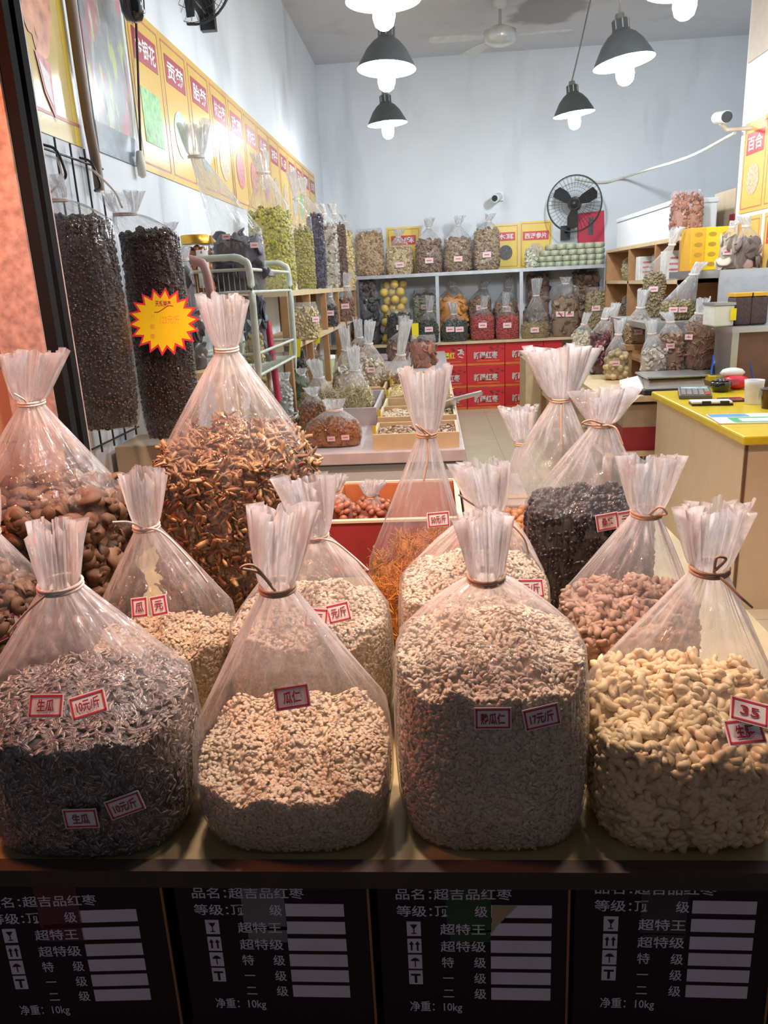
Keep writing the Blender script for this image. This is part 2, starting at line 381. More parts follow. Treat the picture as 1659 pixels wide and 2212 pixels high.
def film(parent, sh, ht, wt, dt, seg=120, lean=(0, 0), pleat=1.0, haze=1.0, rings=(9, 16, 12), flat=None, m=None, name='plastic_film'):
    th = np.linspace(0, 2 * PI, seg, endpoint=False)
    nb, nc, ntas = rings
    f = np.zeros(seg); g = np.zeros(seg); ph = RNG.uniform(0, 2 * PI, 60)
    ks = [k for k in (5, 7, 9, 11, 13, 16, 19, 23, 27, 31) if k < seg / 3.2]
    for i, k in enumerate(ks): f += np.sin(k * th + ph[i]) / len(ks) ** .5; g += np.cos(k * th + ph[30 + i]) / len(ks) ** .5
    Ps, hz, cr = [], [], []
    circ = np.stack([np.cos(th), np.sin(th)], -1)
    def push(ring, h, v, grow=1.0):
        Ps.append(ring); hz.append(np.full(seg, h)); cr.append(np.concatenate([circ * 1.6 * grow, np.full((seg, 1), v)], 1))
    zb = np.linspace(sh.z0, sh.zs, nb); zb[1:-1] = sh.z0 + (sh.zs - sh.z0) * np.linspace(0, 1, nb)[1:-1] ** 1.5
    lo = sh.ring(sh.z0, th, .80); push(lo, .02 * haze, 0)
    for z in zb:
        c = np.array([*map(float, sh.sec(z)[:2])]); r = sh.ring(z + .002, th); r[:, :2] += (r[:, :2] - c) * (.010 * pleat * f)[:, None] * min(1, (z - sh.z0) / .1)
        push(r, .02 * haze, (z - sh.z0) * 2.5)
    if flat is None:
        for t in (np.linspace(0, 1, nc + 1)[1:]) ** .85:
            z = sh.zs + (sh.neck[2] - sh.zs) * t; cx, cy_, *_ = sh.sec(z); r = sh.ring(z, th)
            A = pleat * (.012 + .15 * t ** 1.6); r[:, :2] += (r[:, :2] - np.array([float(cx), float(cy_)])) * (A * (f * (1 - .3 * t) + .3 * t * g))[:, None]
            push(r, haze * (.09 + .55 * t ** 1.7), (sh.zs - sh.z0) * 2.5 + t * 1.0)
        rag = np.interp(th, np.linspace(0, 2 * PI, 26), np.concatenate([(q := RNG.normal(0, .075, 25)), q[:1]]))
        for s_ in np.linspace(0, 1, ntas + 1)[1:]:
            e = s_ ** .5; a = sh.rn + (wt * .76 - sh.rn) * e; b = sh.rn + (dt - sh.rn) * e; A = pleat * (.16 + .16 * s_)
            rad = 1 + A * (f * .6 + g * (.3 + .5 * s_)); hh = ht * s_ * (1 + rag * s_)
            r = np.stack([sh.neck[0] + lean[0] * s_ ** 1.3 + a * rad * circ[:, 0], sh.neck[1] + lean[1] * s_ ** 1.3 + b * rad * circ[:, 1], sh.neck[2] + hh], -1)
            push(r, haze * (.80 - .08 * s_), (sh.zs - sh.z0) * 2.5 + 1.0 + s_ * .6)
    else:                                           # short folded-over top
        for t in np.linspace(0, 1, 5)[1:]:
            z = sh.zs + flat * t; r = sh.ring(sh.zs, th); r[:, 2] = z
            r[:, 1] = sh.y + (r[:, 1] - sh.y) * (1 - .85 * t); r[:, 0] = sh.x + (r[:, 0] - sh.x) * (1 - .12 * t)
            r[:, :2] += (r[:, :2] - np.array([sh.x, sh.y])) * (.05 * f)[:, None]; push(r, haze * (.1 + .15 * t), 2 + t)
    mb = MB(); mb.grid(np.array(Ps), 0, True); mb.add(lo, [list(range(seg))[::-1]], 0)
    mb.attr['haze'] = ('FLOAT', np.concatenate(hz + [np.full(seg, .02)])); mb.attr['crease'] = ('FLOAT_VECTOR', np.concatenate(cr + [cr[0]]))
    return mb.build(name, m or FILM, parent)

def fill_geo(sh, zf, zb, nth=72, ns=10, ncap=14, k=.965, dome=.012, lump=.006, sx=0.0):
    """heap inside a bag: side columns up to a sloping top, then the top itself"""
    th = np.linspace(0, 2 * PI, nth, endpoint=False); ph = RNG.uniform(0, 6, 6)
    def top(x, y, s=1.0):
        u = (y - (sh.y - sh.b)) / (2 * sh.b); v = (x - sh.x) / sh.a
        return zf + (zb - zf) * np.clip(u, 0, 1) + sx * v + dome * (1 - s * s) + lump * (np.sin(9 * v + ph[0]) + np.sin(7 * u * 2 + ph[1]) + np.sin(13 * v + 8 * u + ph[2]))
    ze = np.full(nth, (zf + zb) / 2)
    for _ in range(6):
        r = np.array([sh.ring(z, np.array([a]), k)[0] for z, a in zip(ze, th)]); ze = .5 * ze + .5 * top(r[:, 0], r[:, 1])
    ze = np.minimum(np.maximum(ze, sh.z0 + .02), sh.neck[2] - .03)
    zlo = sh.z0 + .006; rings = []
    for t in np.linspace(0, 1, ns):
        zz = zlo + (ze - zlo) * t; rings.append(np.array([sh.ring(z, np.array([a]), k)[0] for z, a in zip(zz, th)]))
    c = rings[-1].mean(0); side = np.array(rings); caps = []
    for s_ in np.linspace(1, 0.02, ncap)[1:]:
        r = c + (rings[-1] - c) * s_; r[:, 2] = top(r[:, 0], r[:, 1], s_) * (1 - s_ ** 6) + rings[-1][:, 2] * s_ ** 6; caps.append(r)
    return side, np.array([rings[-1]] + caps)

def sample(P, n, wt=None):
    """n points with normals spread evenly over a ring grid"""
    A, B, Cc, D = P[:-1], np.roll(P[:-1], -1, 1), np.roll(P[1:], -1, 1), P[1:]
    nrm = np.cross(Cc - A, D - B); ar = np.linalg.norm(nrm, axis=-1); nrm = nrm / (ar[..., None] + 1e-12)
    w = ar.copy()
    if wt is not None: w = w * wt((A + Cc) / 2)
    w = w.ravel() / w.sum(); idx = RNG.choice(len(w), n, p=w); u, v = RNG.random((2, n, 1))
    f = lambda Q: Q.reshape(-1, 3)[idx]
    return f(A) * (1 - u) * (1 - v) + f(B) * u * (1 - v) + f(Cc) * u * v + f(D) * (1 - u) * v, f(nrm), ar.sum() / 2

def filling(parent, sh, zf, zb, kind, name, cap_n=None, cnt=1.0, pieces=None, size=1.0, k=.955, sx=0.0, dome=.012, lump=.006, ghost=.3, core=None):
    tmpl, mn, area, cov, tilt, spread = KINDS[kind]; tm = (tmpl[0] * size, tmpl[1])
    side, cap = fill_geo(sh, zf, zb, k=k, sx=sx, dome=dome, lump=lump)
    low = cap - np.array([0, 0, .0045 if ghost > .15 else .003]); sd = side.copy(); sd[-1] = low[0]; mb = MB(); mb.grid(sd, 0, True); mb.grid(low, 0, True); mb.add(side[0], [list(range(side.shape[1]))[::-1]], 0)
    nb = sum(len(v) for v in mb.V); across = [np.full(nb, .35)]
    wt = (lambda c: np.where(c[..., 1] > sh.y + .25 * sh.b, ghost, 1.0)) if ghost < 1 else None
    res = []
    for P, w in ((side, wt), (cap, None)):
        _, _, ar = sample(P, 1); n = int(ar * cov * cnt / (area * size * size) * (.78 if w is not None else 1)); n = min(n, cap_n or 10 ** 6)
        p, nr, _ = sample(P, max(n, 4), w); nr = np.where((nr[:, 2:] < -.3), -nr, nr)
        if P is side:
            o_ = p - np.array([sh.x, sh.y, 0]); flip = (nr[:, :2] * o_[:, :2]).sum(1) < 0; nr[flip] *= -1
        else: nr[nr[:, 2] < 0] *= -1
        res.append((p, nr))
    p = np.concatenate([r[0] for r in res]); nr = np.concatenate([r[1] for r in res]); n = len(p); p = p + nr * min(.002, np.ptp(tm[0][:, 2]) * .35)
    spin = RNG.uniform(0, 2 * PI, n); scl = np.clip(RNG.normal(1, spread, n), .55, 1.6)
    keep = np.ones(n, bool)
    if pieces:                                      # the largest, nearest ones become parts of their own
        pname, pn, plabel = pieces; front = np.where((p[:, 2] > zf - .12) & (p[:, 1] < sh.y + .5 * sh.b))[0]
        d = np.linalg.norm(p[front] - EYEP, axis=1) + np.where(front < len(res[0][0]), .06, 0) + RNG.uniform(0, .10, len(front))
        pick = front[np.argsort(d)[:pn]]; keep[pick] = False
        me = None
        for i in pick:
            nz = nr[i] + RNG.normal(0, tilt, 3); nz /= np.linalg.norm(nz)
            q = Vector(nz).to_track_quat('Z', 'Y') @ Matrix.Rotation(spin[i], 3, 'Z').to_quaternion()
            if me is None:
                one = MB(); one.add(*tm, 0, True); o = one.build(pname, MATS[mn], parent); me = o.data
                me.transform(Matrix.Translation(Vector(LOC[parent.name]))); first = o
            else: o = first.copy(); o.parent = parent; COL.objects.link(o)
            o.rotation_mode = 'QUATERNION'; o.rotation_quaternion = q; o.location = Vector(p[i] - LOC[parent.name] + nz * .003); o.scale = (scl[i],) * 3
    V, Fs, _ = place(tm, p[keep], nr[keep], spin[keep], scl[keep], tilt)
    mb.add(V, Fs, 0, True)
    if kind == 'sunflower':
        y = tm[0][:, 1]; y = (y - y.min()) / np.ptp(y); mb.attr['across'] = ('FLOAT', np.concatenate(across + [np.tile(y, int(keep.sum()))]))
    o = mb.build(name, core or MATS[mn], parent); o['kind'] = 'stuff'
    return o

def tie(parent, sh, rw, col='twine', tails=(), name='tie_string'):
    mb = MB(); th = np.linspace(0, 2 * PI, 28, endpoint=False); c = sh.neck
    for dz in (-.004, .002):
        mb.tube(np.stack([c[0] + (sh.rn * 1.22 + rw) * np.cos(th), c[1] + (sh.rn * 1.22 + rw) * np.sin(th), c[2] + dz + .003 * np.sin(th)], -1), rw, 6, 0, True)
    for pts in tails: mb.tube(smooth(pts), rw * .8, 6)
    return mb.build(name, MATS[col], parent)
def smooth(pts, n=20):
    pts = np.array(pts, float)
    if len(pts) < 3: return pts
    t = np.linspace(0, len(pts) - 1, n); i = np.clip(t.astype(int), 0, len(pts) - 2); f = (t - i)[:, None]
    P = np.concatenate([[2 * pts[0] - pts[1]], pts, [2 * pts[-1] - pts[-2]]]); a, b, c, d = P[i], P[i + 1], P[i + 2], P[i + 3]
    return .5 * (2 * b + (c - a) * f + (2 * a - 5 * b + 4 * c - d) * f ** 2 + (3 * b - a - 3 * c + d) * f ** 3)
def price_tag(parent, p, n, w, h, roll, txt, bold=.02):
    """white card with a red frame and dark red hand lettering, stuck to the film"""
    n = np.array(n, float); n /= np.linalg.norm(n)
    ux = np.cross([0, 0, 1.], n); ux /= np.linalg.norm(ux); uy = np.cross(n, ux)
    c, s_ = math.cos(roll), math.sin(roll); ux, uy = ux * c + uy * s_, uy * c - ux * s_
    o = np.array(p) + n * .006; card = MB().plate(o, ux * w / 2, uy * h / 2, .001, 0).build('price_tag', MATS['card_white'], parent); mb = MB()
    e = h * .055
    for sx in (-1, 1): mb.plate(o + n * .0006 + ux * sx * (w / 2 - 1.7 * e), ux * e * .7, uy * (h / 2 - e), .0004, 1)
    for sy in (-1, 1): mb.plate(o + n * .0006 + uy * sy * (h / 2 - 1.7 * e), ux * (w / 2 - e), uy * e * .7, .0004, 1)
    if txt: mb.text(txt, o, ux, uy, h * .5, 2, .0012, bold, fit=w * (.66 if len(txt) > 2 else .5))
    mb.build('printed_lettering', [MATS['card_white'], MATS['card_red'], MATS['ink_red']], card); return card

def front_bag(name, label, cat, Y, xl, xr, ysh, neck, ttop, tw, fillpx, kind, fname, tags=(), p=1.0, depth=.74, z0=.62, rn=.019, tails=(), col='twine', lean=(0, 0), haze=1.0, pieces=None, group=None, size=1.0, cnt=1.0, dome=.012, lump=.006, nyoff=0.0, ymid=None, th=.034, sx=0, pleat=1.0, tagsize=(.055, .036), bulge=.04, tagup=0.0):
    ym = ymid or ysh + 120
    L_, R_ = at(xl, ym, Y), at(xr, ym, Y); a = (R_[0] - L_[0]) / 2; x = (R_[0] + L_[0]) / 2; b = a * depth
    zs = at((xl + xr) / 2, ysh, Y)[2]; nk = at(*neck, Y + nyoff)
    sh = Shape(x, Y, z0, a / (1 + bulge * .8), b, zs, nk, rn, p, bulge=bulge)
    t = thing(name, label, cat, (x, Y, z0), group)
    tp = at(*ttop, Y + nyoff + lean[1]); ht = tp[2] - nk[2]; lean = (tp[0] - nk[0] + lean[0], lean[1]); wt = tw / 2 / F * np.linalg.norm(tp - EYEP)
    film(t, sh, ht, wt, th, lean=lean, haze=haze, pleat=pleat)
    zf = at((xl + xr) / 2, fillpx[0], Y - b)[2]; zb = at((xl + xr) / 2, fillpx[1], Y + b * .9)[2]
    filling(t, sh, zf, zb, kind, fname, pieces=pieces, size=size, cnt=cnt, dome=dome, lump=lump, sx=sx)
    T = []
    for (pts) in tails: T.append([nk + np.array([0, -rn, 0])] + [at(px, py, Y + nyoff - rn - .008 - dy) for px, py, dy in pts])
    tie(t, sh, .0028, col, T)
    for (px, py, roll, txt) in tags:
        q, n = sh.hit(px, py); n = n / np.linalg.norm(n) + np.array([0, 0, tagup]); price_tag(t, q + np.array([0, -.03 * tagup, 0]), n, *tagsize, roll, txt)
    return t, sh

# ---------------------------------------------------------------- bags further back
BG = {}
def far_bag(name, label, cat, px0, px1, ytop, ybot, Y, col, neck=None, ttop=None, z0=None, group=None, shoulder=None, pieces='chip', size=1.0, tags=0, depth=.7, flat=None, rough=.5, haze=.9, spread=None, count=420, lean_y=0.0, part='filling', tagpx=None, taper=.04, tw=None, lump=.012, slope=.0, n0=3.2, rn=None):
    """a bag standing on a shelf: film, filling of loose pieces, tie, small tags"""
    A, B = at(px0, ybot, Y), at(px1, ybot, Y); z0 = A[2] if z0 is None else z0
    a = (B[0] - A[0]) / 2; x = (A[0] + B[0]) / 2; b = a * depth; ztop = at((px0 + px1) / 2, ytop, Y)[2]
    t = thing(name, label, cat, (x, Y, z0), group)
    flat = .06 if (flat is None and neck is None) else flat
    if neck is not None:
        zs = at((px0 + px1) / 2, shoulder, Y)[2] if shoulder else ztop + .02; nk = at(*neck, Y); rn = rn or min(.03, a * .22)
    else: zs = ztop + .02; nk = np.array([x, Y, zs + .1]); rn = a * .5
    zs = max(zs, z0 + .05); nk[2] = max(nk[2], zs + .05)
    sh = Shape(x, Y, z0, a, b, zs, nk, rn, taper=taper, n0=n0)
    if neck is not None:
        tp = at(*(ttop or (neck[0], neck[1] - 40)), Y); ht = max(.04, tp[2] - nk[2])
        film(t, sh, ht, (tw / 2 / F * Y if tw else max(.05, a * .42)), max(.02, a * .2), seg=44, rings=(6, 9, 7), haze=haze, lean=(tp[0] - nk[0], 0), m=FILM_FAR)
        tie(t, sh, .004, 'white_twine')
    else: film(t, sh, 0, 0, 0, seg=44, rings=(6, 0, 0), haze=haze, flat=flat, m=FILM_FAR)
    if col is not None:
        col = np.array(col); key = 'fill_%s' % '_'.join('%02d' % int(c * 99) for c in col)
        m = mat(key, tuple(col), rough, scale=30, var=.2, island=[tuple(np.clip(col * k, 0, .95)) for k in (spread or (.55, .9, 1.25, 1.0))])
        TM = {'chip': (ellipsoid(.040, .030, .010, 3, 6), .040 * .030), 'strip': (bent(.07, .006, .004, 1.0, 6, 5, .5, 1.), .07 * .012), 'ball': (ellipsoid(.09, .08, .075, 5, 9), .09 * .08),
              'bud': (ellipsoid(.022, .018, .016, 3, 6), .022 * .018), 'slab': (ellipsoid(.10, .07, .012, 3, 8), .1 * .07), 'noodle': (bent(.09, .004, .004, 1.4, 7, 5, 1), .09 * .008)}[pieces]
        KINDS['_'] = ((TM[0][0], TM[0][1]), key, TM[1], 1.5, .4, .18)
        zt = ztop; o = filling(t, sh, zt - slope, zt + slope, '_', part, cap_n=count, size=size, lump=lump, dome=.02, ghost=.2, k=.93 if pieces != 'ball' else .85)
    for i in range(tags):
        px, py = tagpx[i] if tagpx else ((px0 + px1) / 2 + (i - (tags - 1) / 2) * 20, ytop + (ybot - ytop) * .38)
        q, n = sh.hit(px, py); mb = MB(); n = n / np.linalg.norm(n); ux = np.cross([0, 0, 1.], n); ux /= np.linalg.norm(ux); uy = np.cross(n, ux)
        w = 8.5 / F * Y; mb.plate(q + n * .012, ux * w, uy * w * .62, .001, 0); mb.plate(q + n * .0128, ux * w * .62, uy * w * .10, .0004, 1)
        mb.build('price_tag', [MATS['tag_pink'], MATS['card_red']], t)
    return t, sh
# ---------------------------------------------------------------- the setting
LW, BW, CZ = -1.27, 10.0, 4.0                        # left wall x, back wall y, ceiling height
def wall_mat(name, col, stain, rough=.8):
    m = mat(name, col, rough, var=.035, scale=2.0, bump=.05); nt = m.node_tree; L = nt.links; b = nt.nodes['Principled BSDF']
    n = nt.nodes.new('ShaderNodeTexNoise'); n.inputs['Scale'].default_value = 1.1; n.inputs['Detail'].default_value = 8
    mp = nt.nodes.new('ShaderNodeMapping'); mp.inputs['Scale'].default_value = (2.2, 2.2, .5); tc = nt.nodes.new('ShaderNodeTexCoord')
    L.new(tc.outputs['Object'], mp.inputs[0]); L.new(mp.outputs[0], n.inputs['Vector'])
    r = nt.nodes.new('ShaderNodeValToRGB'); r.color_ramp.elements[0].position = .56; r.color_ramp.elements[1].position = .80; L.new(n.outputs['Fac'], r.inputs[0])
    mx = nt.nodes.new('ShaderNodeMix'); mx.data_type = 'RGBA'; old = b.inputs['Base Color'].links[0].from_socket
    L.new(r.outputs['Color'], mx.inputs['Factor']); L.new(old, mx.inputs['A']); mx.inputs['B'].default_value = (*stain, 1); L.new(mx.outputs['Result'], b.inputs['Base Color'])
    return m
wall_mat('plaster', (.80, .84, .89), (.62, .66, .71)); wall_mat('plaster_ceiling', (.66, .65, .66), (.50, .49, .49))
def tiles(name, col, grout, size, rough=.35, wide=None):
    m = mat(name, col, rough, var=.06, scale=5); nt = m.node_tree; L = nt.links; b = nt.nodes['Principled BSDF']
    br = nt.nodes.new('ShaderNodeTexBrick'); br.offset = 0; br.inputs['Scale'].default_value = 1; br.inputs['Brick Width'].default_value = wide or size
    br.inputs['Row Height'].default_value = size; br.inputs['Mortar Size'].default_value = .004; tc = nt.nodes.new('ShaderNodeTexCoord')
    mp = nt.nodes.new('ShaderNodeMapping'); L.new(tc.outputs['Object'], mp.inputs[0]); L.new(mp.outputs[0], br.inputs['Vector'])
    mx = nt.nodes.new('ShaderNodeMix'); mx.data_type = 'RGBA'; old = b.inputs['Base Color'].links[0].from_socket
    L.new(br.outputs['Fac'], mx.inputs['Factor']); L.new(old, mx.inputs['A']); mx.inputs['B'].default_value = (*grout, 1); L.new(mx.outputs['Result'], b.inputs['Base Color'])
    return m, mp
tiles('floor_tile', (.68, .60, .42), (.46, .40, .28), .33, .28)
_, mp = tiles('orange_tile', (.62, .40, .30), (.30, .2, .15), .22, .4, .45); mp.inputs['Rotation'].default_value = (PI / 2, 0, 0)
mat('granite', (.48, .34, .31), .45, var=.35, scale=40); mat('black_metal', (.012, .012, .014), .35); mat('channel_black', (.010, .010, .011), .85); MATS['channel_black'].node_tree.nodes['Principled BSDF'].inputs['Specular IOR Level'].default_value = .12; mat('dark_rubber', (.02, .02, .02), .6)
m = MATS['plaster_ceiling']; nt = m.node_tree; b = nt.nodes['Principled BSDF']        # an old leak has left an oval stain
tc = nt.nodes.new('ShaderNodeTexCoord'); mp = nt.nodes.new('ShaderNodeMapping'); STAIN = atz(1215, 28, CZ)
gr = nt.nodes.new('ShaderNodeTexGradient'); gr.gradient_type = 'SPHERICAL'
def floor_like(name, a, b_, m): return struct(name, MB().box(a, b_), MATS[m])
mat('pavement', (.07, .065, .065), .7, var=.2)
floor_like('floor', (-3, 2.2, -.1), (4.2, 10.2, 0), 'floor_tile')
struct('pavement', MB().box((-3, -1.5, -.1), (4.2, 2.2, 0)), MATS['pavement'])
floor_like('wall_back', (-1.5, BW, 0), (4.2, BW + .15, CZ), 'plaster')
floor_like('wall_left', (LW - .2, 2.36, 0), (LW, BW, CZ), 'plaster')
floor_like('wall_right', (3.75, 2.2, 0), (3.95, BW, CZ), 'plaster')
ceil = floor_like('ceiling', (-1.5, 2.2, CZ), (4.2, 10.2, CZ + .1), 'plaster_ceiling')
sl = STAIN - LOC[ceil.name]; mp.vector_type = 'TEXTURE'; mp.inputs['Location'].default_value = (sl[0], sl[1], 0); mp.inputs['Scale'].default_value = (.42, .55, 1)
ns = nt.nodes.new('ShaderNodeTexNoise'); ns.inputs['Scale'].default_value = 3.0
wv = nt.nodes.new('ShaderNodeVectorMath'); wv.operation = 'MULTIPLY_ADD'; wv.inputs[1].default_value = (.3, .3, 0)
L = nt.links; L.new(tc.outputs['Object'], ns.inputs['Vector']); L.new(ns.outputs['Color'], wv.inputs[0]); L.new(tc.outputs['Object'], wv.inputs[2]); L.new(wv.outputs[0], mp.inputs[0])
L.new(mp.outputs[0], gr.inputs[0]); rp = nt.nodes.new('ShaderNodeValToRGB'); rp.color_ramp.elements[0].position = .05; rp.color_ramp.elements[1].position = .22; L.new(gr.outputs['Fac'], rp.inputs[0])
mx = nt.nodes.new('ShaderNodeMix'); mx.data_type = 'RGBA'; old = b.inputs['Base Color'].links[0].from_socket; L.new(rp.outputs['Color'], mx.inputs['Factor']); L.new(old, mx.inputs['A'])
mx.inputs['B'].default_value = (.36, .34, .34, 1); L.new(mx.outputs['Result'], b.inputs['Base Color'])
floor_like('pillar_right', (2.4, 2.9, 0), (2.85, 6.6, CZ), 'plaster')
floor_like('wall_front_left', (-3, 2.22, 0), (-1.232, 2.36, CZ), 'orange_tile')
floor_like('pillar_left', (-1.232, 2.17, 0), (-1.10, 2.36, CZ), 'granite')
mb = MB(); mb.box((-1.10, 2.18, 0), (-1.066, 2.215, 3.6)); mb.box((-1.10, 2.245, 0), (-1.066, 2.28, 3.6)); mb.box((-1.10, 2.215, 0), (-1.09, 2.245, 3.6))
struct('trim_1', mb, MATS['channel_black'])            # shutter channel on the pillar's edge

# ---------------------------------------------------------------- the front table and the cartons under it
mat('table_board', (.40, .33, .17), .5, var=.2, scale=6); mat('table_edge', (.060, .042, .038), .6); mat('timber', (.40, .21, .09), .6, var=.2, scale=9); mat('pale_wood', (.62, .45, .25), .6, var=.15, scale=9)
TZ = .62
t = thing('display_table', 'long low front table whose board carries the rows of tied bags', 'table', (0, 1.9, 0))
MB().box((-1.055, 1.012, TZ - .022), (.82, 2.84, TZ)).build('table_top', MATS['table_board'], t)
MB().box((-1.055, .985, TZ - .026), (.82, 1.012, TZ + .006)).build('edge_strip', MATS['table_edge'], t)
for x in (-.96, .77):
    for y in (1.42, 2.78): MB().cbox((x, y, (TZ - .022) / 2), (.05, .05, TZ - .022)).build('leg', MATS['timber'], t)
MB().box((-.99, 1.0, .20), (.80, 1.46, .22)).build('low_shelf', MATS['timber'], t)
for x in (-.94, .72): MB().cbox((x, 1.05, .10), (.05, .05, .2)).build('shelf_foot', MATS['timber'], t)
mat('carton_black', (.009, .004, .008), .6, var=.25, scale=8); mat('carton_print', (.86, .80, .92), .6, var=.08); mat('carton_edge', (.42, .20, .06), .6)
mat('tape_wine', (.10, .022, .040), .35); mat('tape_grey', (.17, .20, .20), .3); mat('tape_green', (.010, .075, .035), .3); mat('tape_black', (.035, .037, .042), .25); mat('tan_patch', (.55, .40, .22), .6)
def carton(x0, x1, yaw, tape, label, patch=False, dz=0.0):
    w = x1 - x0; c = np.array([(x0 + x1) / 2, 1.20, .22]); t = thing('carton', label, 'box', c, 'black printed cartons under the front table')
    T = frame(c, yaw); h = .372; y = -.185
    mb = MB(); mb.T = T; mb.box((-w / 2, y, 0), (w / 2, .185, h)); mb.build('box', MATS['carton_black'], t, bevel=.003)
    mb = MB(); mb.T = T; mb.box((w / 2 - .004, y - .0015, .02), (w / 2, y + .002, h - .01)); mb.build('worn_edge', MATS['carton_edge'], t)
    mb = MB(); mb.T = T; ux, uz = np.array([1, 0, 0.]), np.array([0, 0, 1.])
    P = lambda u, z: np.array([-w / 2 + u, y - .0012, z + dz])
    rows = [.338, .304, .268, .233, .200, .167, .134, .104]
    def tx(s, u, z, wd): mb.text(s, P(u, z), ux, uz, .022, 0, .0004, .012, fit=wd)
    tx('品名：', .060, rows[0], .058); tx('超吉品红枣', .155, rows[0], .125)
    tx('等级：', .060, rows[1], .058); tx('顶', .104, rows[1], .021); tx('级', .168, rows[1], .021)
    mb.build('title_lettering', MATS['carton_print'], t); mb = MB(); mb.T = T
    tx('超特王', .138, rows[2], .074); tx('超特级', .138, rows[3], .074)
    for k, s in ((4, '特'), (5, '一'), (6, '二')): tx(s, .112, rows[k], .020 if k == 4 else .018); tx('级', .165, rows[k], .020)
    mb.build('grade_lettering', MATS['carton_print'], t); mb = MB(); mb.T = T
    tx('净重：10kg', .090, rows[7], .088)
    mb.build('weight_lettering', MATS['carton_print'], t)
    for k in range(6): mb = MB(); mb.T = T; mb.plate(P(.232, rows[k + 1]), ux * .049, uz * .0125, .0008); mb.build('printed_panel', MATS['carton_print'], t)
    for k in range(4):                                # handling marks: glass, arrows, umbrella, keep-upright
        mb = MB(); mb.T = T; q = P(.058, rows[k + 2]); mb.plate(q, ux * .0115, uz * .0145, .0008); f = lambda u, z: q + ux * u + uz * z + np.array([0, -.0006, 0])
        if k == 0: mb.add([f(-.006, .009), f(.006, .009), f(0, -.001)], [[0, 2, 1]], 1); mb.plate(f(0, -.005), ux * .0008, uz * .004, .0004, 1); mb.plate(f(0, -.009), ux * .004, uz * .0008, .0004, 1)
        elif k == 1:
            for u in (-.005, .005): mb.add([f(u - .004, .003), f(u + .004, .003), f(u, .010)], [[0, 1, 2]], 1); mb.plate(f(u, -.003), ux * .0014, uz * .006, .0004, 1)
        elif k == 2: mb.add([f(-.008, .002), f(.008, .002), f(.004, .007), f(0, .009), f(-.004, .007)], [[0, 1, 2, 3, 4]], 1); mb.plate(f(0, -.004), ux * .0008, uz * .006, .0004, 1)
        else: mb.plate(f(0, .006), ux * .008, uz * .0018, .0004, 1); mb.plate(f(0, -.003), ux * .002, uz * .008, .0004, 1)
        mb.build('handling_mark', [MATS['carton_print'], MATS['carton_black']], t)
    tm, u0, zz = tape; mb = MB(); mb.T = T
    mb.plate(P(u0, h - .055 - dz), ux * .036, uz * .054, .0008); mb.plate(P(u0 + .002, h - .118 - dz), ux * .033, uz * zz, .0008)
    mb.build('packing_tape', MATS[tm], t)
    if patch: mb = MB(); mb.T = T; q = P(.186, .304) + np.array([0, -.0006, 0]); mb.add([q + [0, 0, .012], q + [.04, 0, .012], q + [.006, 0, -.03], q + [-.002, 0, -.045]], [[0, 3, 2, 1]]); mb.build('torn_patch', MATS['tan_patch'], t)
carton(-.812, -.482, .045, ('tape_wine', .150, .018), 'black printed carton with dark wine tape, beside the one with grey tape', dz=-.018)
carton(-.452, -.128, .0, ('tape_grey', .148, .016), 'black printed carton with a grey see-through tape over its top line')
carton(-.116, .194, .0, ('tape_green', .148, .012), 'black printed carton with dark green tape over its top line', True)
carton(.204, .520, -.015, ('tape_black', .140, .006), 'black printed carton with shiny black tape, under the cashew bag', dz=.012)
carton(.530, .800, .0, ('tape_black', .140, .006), 'black carton at the right end, beyond the one under the cashew bag')

# ---------------------------------------------------------------- first row of bags
B1Y, B2Y, B3Y = 1.138, 1.47, 1.83
front_bag('sunflower_seed_bag', 'tied clear bag of dark striped sunflower seeds with four price cards', 'bag', B1Y, -12, 420, 1490, (130, 1262), (118, 1132), 112, (1630, 1418), 'sunflower', 'sunflower_seed_filling',
    tags=[(103, 1524, .0, '生瓜'), (193, 1522, .22, '10元/斤'), (178, 1763, .02, '生瓜'), (271, 1735, .22, '10元/斤')], rn=.026, tails=[[(100, 1285, 0), (60, 1320, .0), (20, 1365, .0)]], col='white_twine', p=1.05)
front_bag('melon_seed_bag', 'tied clear bag of pale shelled seeds, half full, with one folded dark red card', 'bag', B1Y, 442, 848, 1540, (600, 1266), (612, 1095), 158, (1742, 1500), 'melon', 'seed_filling',
    tags=[(632, 1505, .12, '瓜仁')], rn=.021, tails=[[(560, 1238, .02), (520, 1228, .03), (548, 1222, .03), (585, 1262, 0)]], p=1.0)
front_bag('kernel_bag', 'tied clear bag filled to the shoulders with beige kernels, two price cards', 'bag', B1Y, 854, 1264, 1385, (1050, 1245), (1046, 1110), 118, (1508, 1300), 'kernel', 'kernel_filling',
    tags=[(1064, 1548, .0, '熟瓜仁'), (1168, 1545, .16, '17元/斤')], rn=.021, p=.82, dome=.02)
front_bag('cashew_bag', 'tied clear bag of peeled cream cashews with a red-framed card', 'bag', B1Y, 1268, 1672, 1490, (1532, 1226), (1550, 1092), 150, (1655, 1408), 'cashew', 'cashew_filling',
    tags=[(1606, 1527, -.35, '35'), (1596, 1568, .04, '生腰')], rn=.021, tails=[[(1570, 1260, .01), (1600, 1290, .03), (1625, 1312, .03)], [(1548, 1205, .02), (1568, 1208, .02), (1545, 1232, 0)]], pieces=('cashew', 100, None), tagup=.55)
